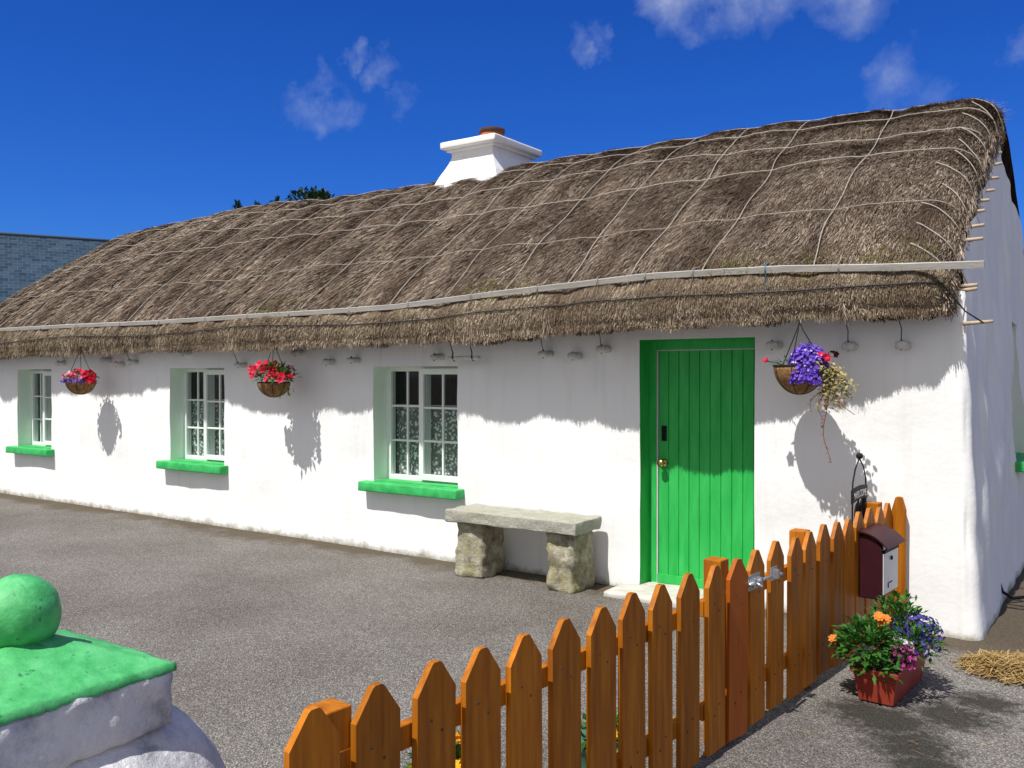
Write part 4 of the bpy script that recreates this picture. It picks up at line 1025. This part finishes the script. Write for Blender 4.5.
# ------------------------------------------------------------------ gate pillar with ball
PC = W(-2.47, 1.215)
pil = thing('gate_pillar', 'stubby whitewashed gate pillar with green cap and green ball on top', 'gate pillar', (PC.x, PC.y, 0))
hwp = .28
t = MB(); nseg = 64; vs = []; rows = [(.0,.49),(.1,.49),(.2,.485),(.3,.475),(.4,.455),(.48,.425),(.54,.395),(.60,.355),(.64,.325),(.675,.29),(.70,.25),(.72,.21)]
for (z, r_) in rows:
    for j in range(nseg):
        a = 2*math.pi*j/nseg; c, s_ = math.cos(a), math.sin(a); n_ = 2.7
        k = r_/((abs(c)**n_ + abs(s_)**n_)**(1/n_)); p = Vector((c*k, s_*k, z))
        d = 1 + .07*mnoise.noise(p*4 + Vector((5,2,1))) + .03*mnoise.noise(p*11)
        vs.append((p.x*d - .01, p.y*d + .095, z - (.02 if z == 0 else 0)))
t.add(vs, [(i*nseg+j, i*nseg+(j+1) % nseg, (i+1)*nseg+(j+1) % nseg, (i+1)*nseg+j) for i in range(len(rows)-1) for j in range(nseg)], 0, True); t.build('shaft', M['pillar'], pil)
t = lumpy((-hwp - .006, -hwp - .006, .685), (hwp + .006, hwp + .006, .842), .034, seg=.03, freq=6, seed=12, round_=.02); t.build('coping', M['pillar'], pil)
t = MB(); k = 44; vs = []
def captop(x, y):
    m_ = max(abs(x), abs(y))/(hwp + .006); z = .858 + .115*(1 - m_)**1.0
    return z + .008*mnoise.noise(Vector((x*9, y*9, 3))) + .004*mnoise.noise(Vector((x*26, y*26, 5)))
for i in range(k + 1):
    for j in range(k + 1):
        x = (-1 + 2*i/k)*(hwp + .006); y = (-1 + 2*j/k)*(hwp + .006)
        e_ = .006*mnoise.noise(Vector((x*14, y*14, 9)))
        vs.append((x*(1 + e_), y*(1 + e_), captop(x, y)))
fs = [(i*(k+1)+j, (i+1)*(k+1)+j, (i+1)*(k+1)+j+1, i*(k+1)+j+1) for i in range(k) for j in range(k)]
bd_ = [i*(k+1) for i in range(k+1)] + [k*(k+1)+j for j in range(1, k+1)] + [i*(k+1)+k for i in range(k-1, -1, -1)] + [j for j in range(k-1, 0, -1)]
o_ = len(vs)
for q, b_ in enumerate(bd_):
    v = vs[b_]; vs.append((v[0], v[1], .838 - .012*abs(mnoise.noise(Vector((q*.35, 1, 2))))))
for q in range(len(bd_)): fs.append((bd_[q], bd_[(q+1) % len(bd_)], o_ + (q+1) % len(bd_), o_ + q))
t.add(vs, fs, 0, True); t.build('cap', M['green_cap'], pil)
t = MB(); vs = []; n1, n2 = 28, 44
for i in range(n1 + 1):
    th = math.pi*i/n1
    for j in range(n2):
        a = 2*math.pi*j/n2; d = Vector((math.sin(th)*math.cos(a), math.sin(th)*math.sin(a), math.cos(th)))
        s_ = 1 + .035*mnoise.noise(d*2.2) + .012*mnoise.noise(d*7 + Vector((4,4,4)))
        vs.append((d.x*.105*s_ - .008, d.y*.107*s_, 1.012 + d.z*.108*s_))
t.add(vs, [(i*n2+j, i*n2+(j+1) % n2, (i+1)*n2+(j+1) % n2, (i+1)*n2+j) for i in range(n1) for j in range(n2)], 0, True); t.build('ball', M['green_cap'], pil)

# ------------------------------------------------------------------ straw heap and litter
def straw_bits(n, fn, Lr, w, seed):
    r_ = random.Random(seed); t = MB()
    for _ in range(n):
        p, up = fn(r_); a = r_.uniform(0, 6.283); L = r_.uniform(*Lr); d = Vector((math.cos(a), math.sin(a), r_.uniform(-.3,.3)*up))
        sd = Vector((-d.y, d.x, .2)).normalized()*w; e1 = p - d*L/2; e2 = p + d*L/2; mid = p + Vector((0,0,.012*up*r_.random()))
        e1.z = max(e1.z, .004); e2.z = max(e2.z, .004)
        t.add([e1 - sd, e1 + sd, mid + sd, e2 + sd, e2 - sd, mid - sd], [(0,1,2,5), (5,2,3,4)])
    return t
hp = W(-.50, 5.72)
def heap(r_):
    a = r_.uniform(0, 6.283); q = math.sqrt(r_.random()); x = q*math.cos(a)*.30; y = q*math.sin(a)*.24
    return Vector((x, y, .006 + .085*(1 - q*q)*r_.random())), 1
t = straw_bits(1500, heap, (.06, .18), .0024, 3); o = t.build('straw_heap', M['hay'], None, recalc=False); o.location = (hp.x, hp.y, 0)
tag(o, 'small heap of loose golden straw on the tarmac by the gable corner', 'straw heap')
def litter(r_):
    if r_.random() < .75: q = W(r_.gauss(-.5,.32), r_.gauss(4.7,.55))
    else: q = W(r_.uniform(-9,-2), 6.22 - abs(r_.gauss(0,.22)))
    q.z = .006; return q, .15
t = straw_bits(75, litter, (.02, .11), .0010, 5); o = t.build('scattered_straw', M['hay'], None, recalc=False); tag(o, 'stray straws and litter scattered over the tarmac', 'litter', kind='stuff')

# ------------------------------------------------------------------ slate roofed house far left
Fv = Vector((-math.sin(YAW), math.cos(YAW), 0)); Rv = Vector((math.cos(YAW), math.sin(YAW), 0))
def CP(d, px): q = Fv*d + Rv*((px - 512)/890.*d); return Vector((CAM.x + q.x, CAM.y + q.y, 0))
p0 = CP(24., 0); p1 = CP(25.25, 103); rd = (p1 - p0).normalized(); pn = Vector((rd.y, -rd.x, 0))
if pn.dot(Vector((CAM.x, CAM.y, 0)) - p0) < 0: pn = -pn
hb = thing('slate_roofed_house', 'neighbouring house with a blue grey slate roof behind the thatch at far left', 'house', tuple(p0))
A = rd*-7; B = rd*5.0; rz, ez, run = 5.49, 2.9, 3.4
t = MB()
for sgn in (1, -1):
    e = pn*sgn*(run + .3); t.add([A + Vector((0,0,rz)), B + Vector((0,0,rz)), B + e + Vector((0,0,ez - .2)), A + e + Vector((0,0,ez - .2))], [(0,1,2,3)])
    t.add([A + Vector((0,0,rz-.06)), B + Vector((0,0,rz-.06)), B + e + Vector((0,0,ez - .26)), A + e + Vector((0,0,ez - .26))], [(0,1,2,3)])
ro = t.build('roof', M['slate'], hb); uv = ro.data.uv_layers.new(name='UVMap'); sl_len = math.hypot(run + .3, rz - ez + .2)
for f in ro.data.polygons:
    for li in f.loop_indices:
        co = ro.data.vertices[ro.data.loops[li].vertex_index].co; along = co.dot(rd); dn = abs(Vector((co.x, co.y, 0)).dot(pn))/(run + .3)*sl_len
        uv.data[li].uv = (along, dn)
t = MB(); t.tube([A + Vector((0,0,rz + .0)), B + Vector((0,0,rz + .0))], .055, 8, smooth=True); t.build('ridge_tiles', M['slate'], ro)
t = MB(); a0 = A + rd*.2; b0_ = B - rd*.2
for (u, v) in ((a0 + pn*run, b0_ + pn*run), (a0 - pn*run, b0_ - pn*run)): t.add([u, v, v + Vector((0,0,ez)), u + Vector((0,0,ez))], [(0,1,2,3)])
for q in (a0, b0_): t.add([q + pn*run, q - pn*run, q - pn*run + Vector((0,0,ez)), q + Vector((0,0,rz - .12)), q + pn*run + Vector((0,0,ez))], [(0,1,2,3,4)])
t.build('wall', M['render_grey'], hb)

# ------------------------------------------------------------------ trees behind the roof
def tree(label, px, py, d, wpx, hcrown, n, conifer, seed):
    random.seed(seed)
    q = CP(d, px); top = 1.66 + (376 - py)/890.*d; rw = wpx/890.*d
    root = thing('conifer_tree' if conifer else 'leafy_tree', label, 'tree', (q.x, q.y, 0))
    t = MB(); t.tube([(0,0,-.05), (.05,0,top*.3), (0,.05,top*.6), (0,0,top*.93)], [.16,.13,.09,.02], 9)
    for k in range(9):
        a = k*2.4; z = top*(.35 + .06*k); l = rw*.6; t.tube([(0,0,z), (math.cos(a)*l*.5, math.sin(a)*l*.5, z + .15), (math.cos(a)*l, math.sin(a)*l, z + .35)], [.05,.03,.012], 6)
    t.build('trunk', M['bark'], root)
    t = MB()
    if conifer:
        for _ in range(n):
            f = random.random()**.7; z = top - f*hcrown; r_ = rw*(.08 + .92*f)*random.uniform(.2, 1.0)*(.75 + .25*math.sin(f*30)); a = random.uniform(0, 6.283)
            t.leaf((math.cos(a)*r_, math.sin(a)*r_, z), (math.cos(a), math.sin(a), random.uniform(-.5,.3)), (0,0,1), random.uniform(.14,.3), random.uniform(.05,.10))
        for k in range(26):
            t.leaf((random.uniform(-.04,.04), random.uniform(-.04,.04), top - random.uniform(0,.3)), (random.uniform(-.5,.5), random.uniform(-.5,.5), 1), (1,0,0), .2, .06)
    else:
        cl = []
        for k in range(16):
            a = random.uniform(0, 6.283); r_ = rw*random.uniform(.1,.75); z = top - hcrown*random.uniform(.12,.85); cl.append((Vector((math.cos(a)*r_, math.sin(a)*r_, z)), rw*random.uniform(.25,.42)))
        cl.append((Vector((0,0,top - rw*.3)), rw*.3)); cl.append((Vector((rw*.4,0,top - rw*.36)), rw*.3))
        for _ in range(n):
            c, r_ = random.choice(cl); dd = Vector((random.gauss(0,1), random.gauss(0,1), random.gauss(0,1))).normalized(); p = c + dd*r_*random.uniform(.6,1.05)
            t.leaf(p, dd + Vector((random.uniform(-1,1), random.uniform(-1,1), random.uniform(-1,1))), (0,0,1), random.uniform(.10,.2), random.uniform(.06,.11))
    t.build('crown', M['conifer'], root)
tree('broad dark tree just showing over the thatched ridge left of the chimney', 303, 191, 24, 46, 2.6, 5200, False, 1)
tree('dark conifer tip over the thatch, nearest the broad tree', 277, 200, 25, 16, 2.8, 900, True, 2)
tree('low dark conifer tip over the thatch, second from the broad tree', 257, 206, 25, 16, 2.6, 900, True, 3)
tree('dark conifer tip over the thatch, farthest left of the trees', 238, 205, 26, 17, 2.8, 900, True, 4)
random.seed(11)

# ------------------------------------------------------------------ sky, sun
SUN_EL = rad(60); SUN_AZ_LEFT = rad(6.6)    # sun stands in front of the house, slightly to the left
to_sun = Vector((-math.sin(SUN_AZ_LEFT)*math.cos(SUN_EL), -math.cos(SUN_AZ_LEFT)*math.cos(SUN_EL), math.sin(SUN_EL)))
w = ensure_world(); nt = w.node_tree; nt.nodes.clear(); L = nt.links
out = nt.nodes.new('ShaderNodeOutputWorld'); bg = nt.nodes.new('ShaderNodeBackground'); bg.inputs[1].default_value = .10
sky = nt.nodes.new('ShaderNodeTexSky'); sky.sky_type = 'NISHITA'; sky.sun_disc = False; sky.sun_elevation = SUN_EL
sky.sun_rotation = math.atan2(to_sun.x, to_sun.y); sky.altitude = 100; sky.air_density = 1.0; sky.dust_density = .25; sky.ozone_density = 2.5
hs = N(nt, 'ShaderNodeHueSaturation', Saturation=1.3, Value=1.0); L.new(sky.outputs[0], hs.inputs['Color'])
tint = N(nt, 'ShaderNodeMixRGB', blend_type='MULTIPLY'); tint.inputs[0].default_value = 1; tint.inputs[2].default_value = (.21,.485,1.08,1); L.new(hs.outputs[0], tint.inputs[1])
tc = nt.nodes.new('ShaderNodeTexCoord'); dirv = tc.outputs['Generated']
nz = N(nt, 'ShaderNodeTexNoise', Scale=16, Detail=9.0, Roughness=.62); L.new(dirv, nz.inputs['Vector'])
nw = N(nt, 'ShaderNodeTexNoise', Scale=14, Detail=5.0, Roughness=.6); L.new(dirv, nw.inputs['Vector'])
wsub = N(nt, 'ShaderNodeVectorMath', operation='SUBTRACT'); L.new(nw.outputs['Color'], wsub.inputs[0]); wsub.inputs[1].default_value = (.5,.5,.5)
wsc = N(nt, 'ShaderNodeVectorMath', operation='SCALE'); wsc.inputs['Scale'].default_value = .12; L.new(wsub.outputs[0], wsc.inputs[0])
wad = N(nt, 'ShaderNodeVectorMath', operation='ADD'); L.new(dirv, wad.inputs[0]); L.new(wsc.outputs[0], wad.inputs[1])
dirw = wad.outputs[0]
cur = None
CLOUDS = [(690,-20,50,1.1),(735,-22,52,1.1),(790,-28,50,.9),(850,-30,52,.8),(322,100,34,.75),(340,108,22,.5),(386,70,20,.5),(357,50,14,.45),(583,38,18,.5),(608,30,17,.42),(902,82,38,.75),(1002,60,20,.4),(400,106,15,.35)]
for (px, py, r_, s_) in CLOUDS:
    d = (Fv*890 + Rv*(px - 512) + Vector((0,0,376 - py))).normalized()
    ds_ = N(nt, 'ShaderNodeVectorMath', operation='DISTANCE'); L.new(dirw, ds_.inputs[0]); ds_.inputs[1].default_value = d
    mr = N(nt, 'ShaderNodeMapRange'); mr.inputs[1].default_value = r_/890.*1.0; mr.inputs[2].default_value = 0; mr.inputs[3].default_value = 0; mr.inputs[4].default_value = s_
    L.new(ds_.outputs[1], mr.inputs[0])
    if cur is None: cur = mr.outputs[0]
    else:
        mm = N(nt, 'ShaderNodeMath', operation='MAXIMUM'); L.new(cur, mm.inputs[0]); L.new(mr.outputs[0], mm.inputs[1]); cur = mm.outputs[0]
nr = N(nt, 'ShaderNodeMapRange'); nr.inputs[1].default_value = .30; nr.inputs[2].default_value = .82; L.new(nz.outputs[0], nr.inputs[0])
mu = N(nt, 'ShaderNodeMath', operation='MULTIPLY'); L.new(cur, mu.inputs[0]); L.new(nr.outputs[0], mu.inputs[1])
mu2 = N(nt, 'ShaderNodeMath', operation='MULTIPLY', use_clamp=True); L.new(mu.outputs[0], mu2.inputs[0]); mu2.inputs[1].default_value = 1.0
mx = N(nt, 'ShaderNodeMixRGB'); L.new(mu2.outputs[0], mx.inputs[0]); L.new(tint.outputs[0], mx.inputs[1]); mx.inputs[2].default_value = (5.6,6.2,7.4,1)
# unseen white cloud added over the lane, to the left, as neutral fill light
fill_cloud = Vector((-.30, -.75, .60)).normalized()
dt = N(nt, 'ShaderNodeVectorMath', operation='DOT_PRODUCT'); L.new(dirv, dt.inputs[0]); dt.inputs[1].default_value = fill_cloud
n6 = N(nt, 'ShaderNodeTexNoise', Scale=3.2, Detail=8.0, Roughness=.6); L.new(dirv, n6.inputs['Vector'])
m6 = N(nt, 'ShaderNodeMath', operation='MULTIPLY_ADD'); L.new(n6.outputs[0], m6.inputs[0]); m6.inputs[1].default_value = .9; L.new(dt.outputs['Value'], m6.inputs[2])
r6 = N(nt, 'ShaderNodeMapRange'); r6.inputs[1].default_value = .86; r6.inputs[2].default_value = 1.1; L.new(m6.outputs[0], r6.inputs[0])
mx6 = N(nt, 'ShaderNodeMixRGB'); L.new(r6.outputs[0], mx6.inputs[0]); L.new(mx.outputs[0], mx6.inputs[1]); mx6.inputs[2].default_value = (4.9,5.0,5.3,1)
d7 = N(nt, 'ShaderNodeVectorMath', operation='DOT_PRODUCT'); L.new(dirv, d7.inputs[0]); d7.inputs[1].default_value = Vector((.86, -.35, .38)).normalized()  # second unseen cloud, added at the right as weak fill light
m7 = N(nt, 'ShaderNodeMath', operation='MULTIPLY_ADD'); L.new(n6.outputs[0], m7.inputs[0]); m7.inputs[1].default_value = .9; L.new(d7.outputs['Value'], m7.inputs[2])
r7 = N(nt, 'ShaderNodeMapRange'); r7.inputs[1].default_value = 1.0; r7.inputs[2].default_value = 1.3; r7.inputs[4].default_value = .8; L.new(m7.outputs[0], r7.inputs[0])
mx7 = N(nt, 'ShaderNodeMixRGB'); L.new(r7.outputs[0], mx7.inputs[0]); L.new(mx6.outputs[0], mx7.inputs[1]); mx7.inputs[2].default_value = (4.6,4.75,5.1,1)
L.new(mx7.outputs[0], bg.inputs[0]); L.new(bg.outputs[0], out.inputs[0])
sl = bpy.data.lights.new('sun', 'SUN'); sl.energy = 5.0; sl.angle = rad(.5); sl.color = (1, .965, .905)
so = bpy.data.objects.new('sun', sl); COL.objects.link(so); so.rotation_euler = to_sun.to_track_quat('Z', 'Y').to_euler()

# ------------------------------------------------------------------ camera
cam = bpy.data.cameras.new('camera'); cam.sensor_width = 36; cam.lens = 890/1024*36; cam.clip_start = .05; cam.clip_end = 3000
co = bpy.data.objects.new('camera', cam); COL.objects.link(co); co.location = CAM; co.rotation_euler = (rad(90 - .515), 0, YAW)
scene.camera = co
scene.render.engine = 'CYCLES'
vs_ = scene.view_settings; vs_.view_transform = 'Standard'; vs_.look = 'None'; vs_.gamma = 1; vs_.exposure = 0.13
scene.render.resolution_x = 1024; scene.render.resolution_y = 768
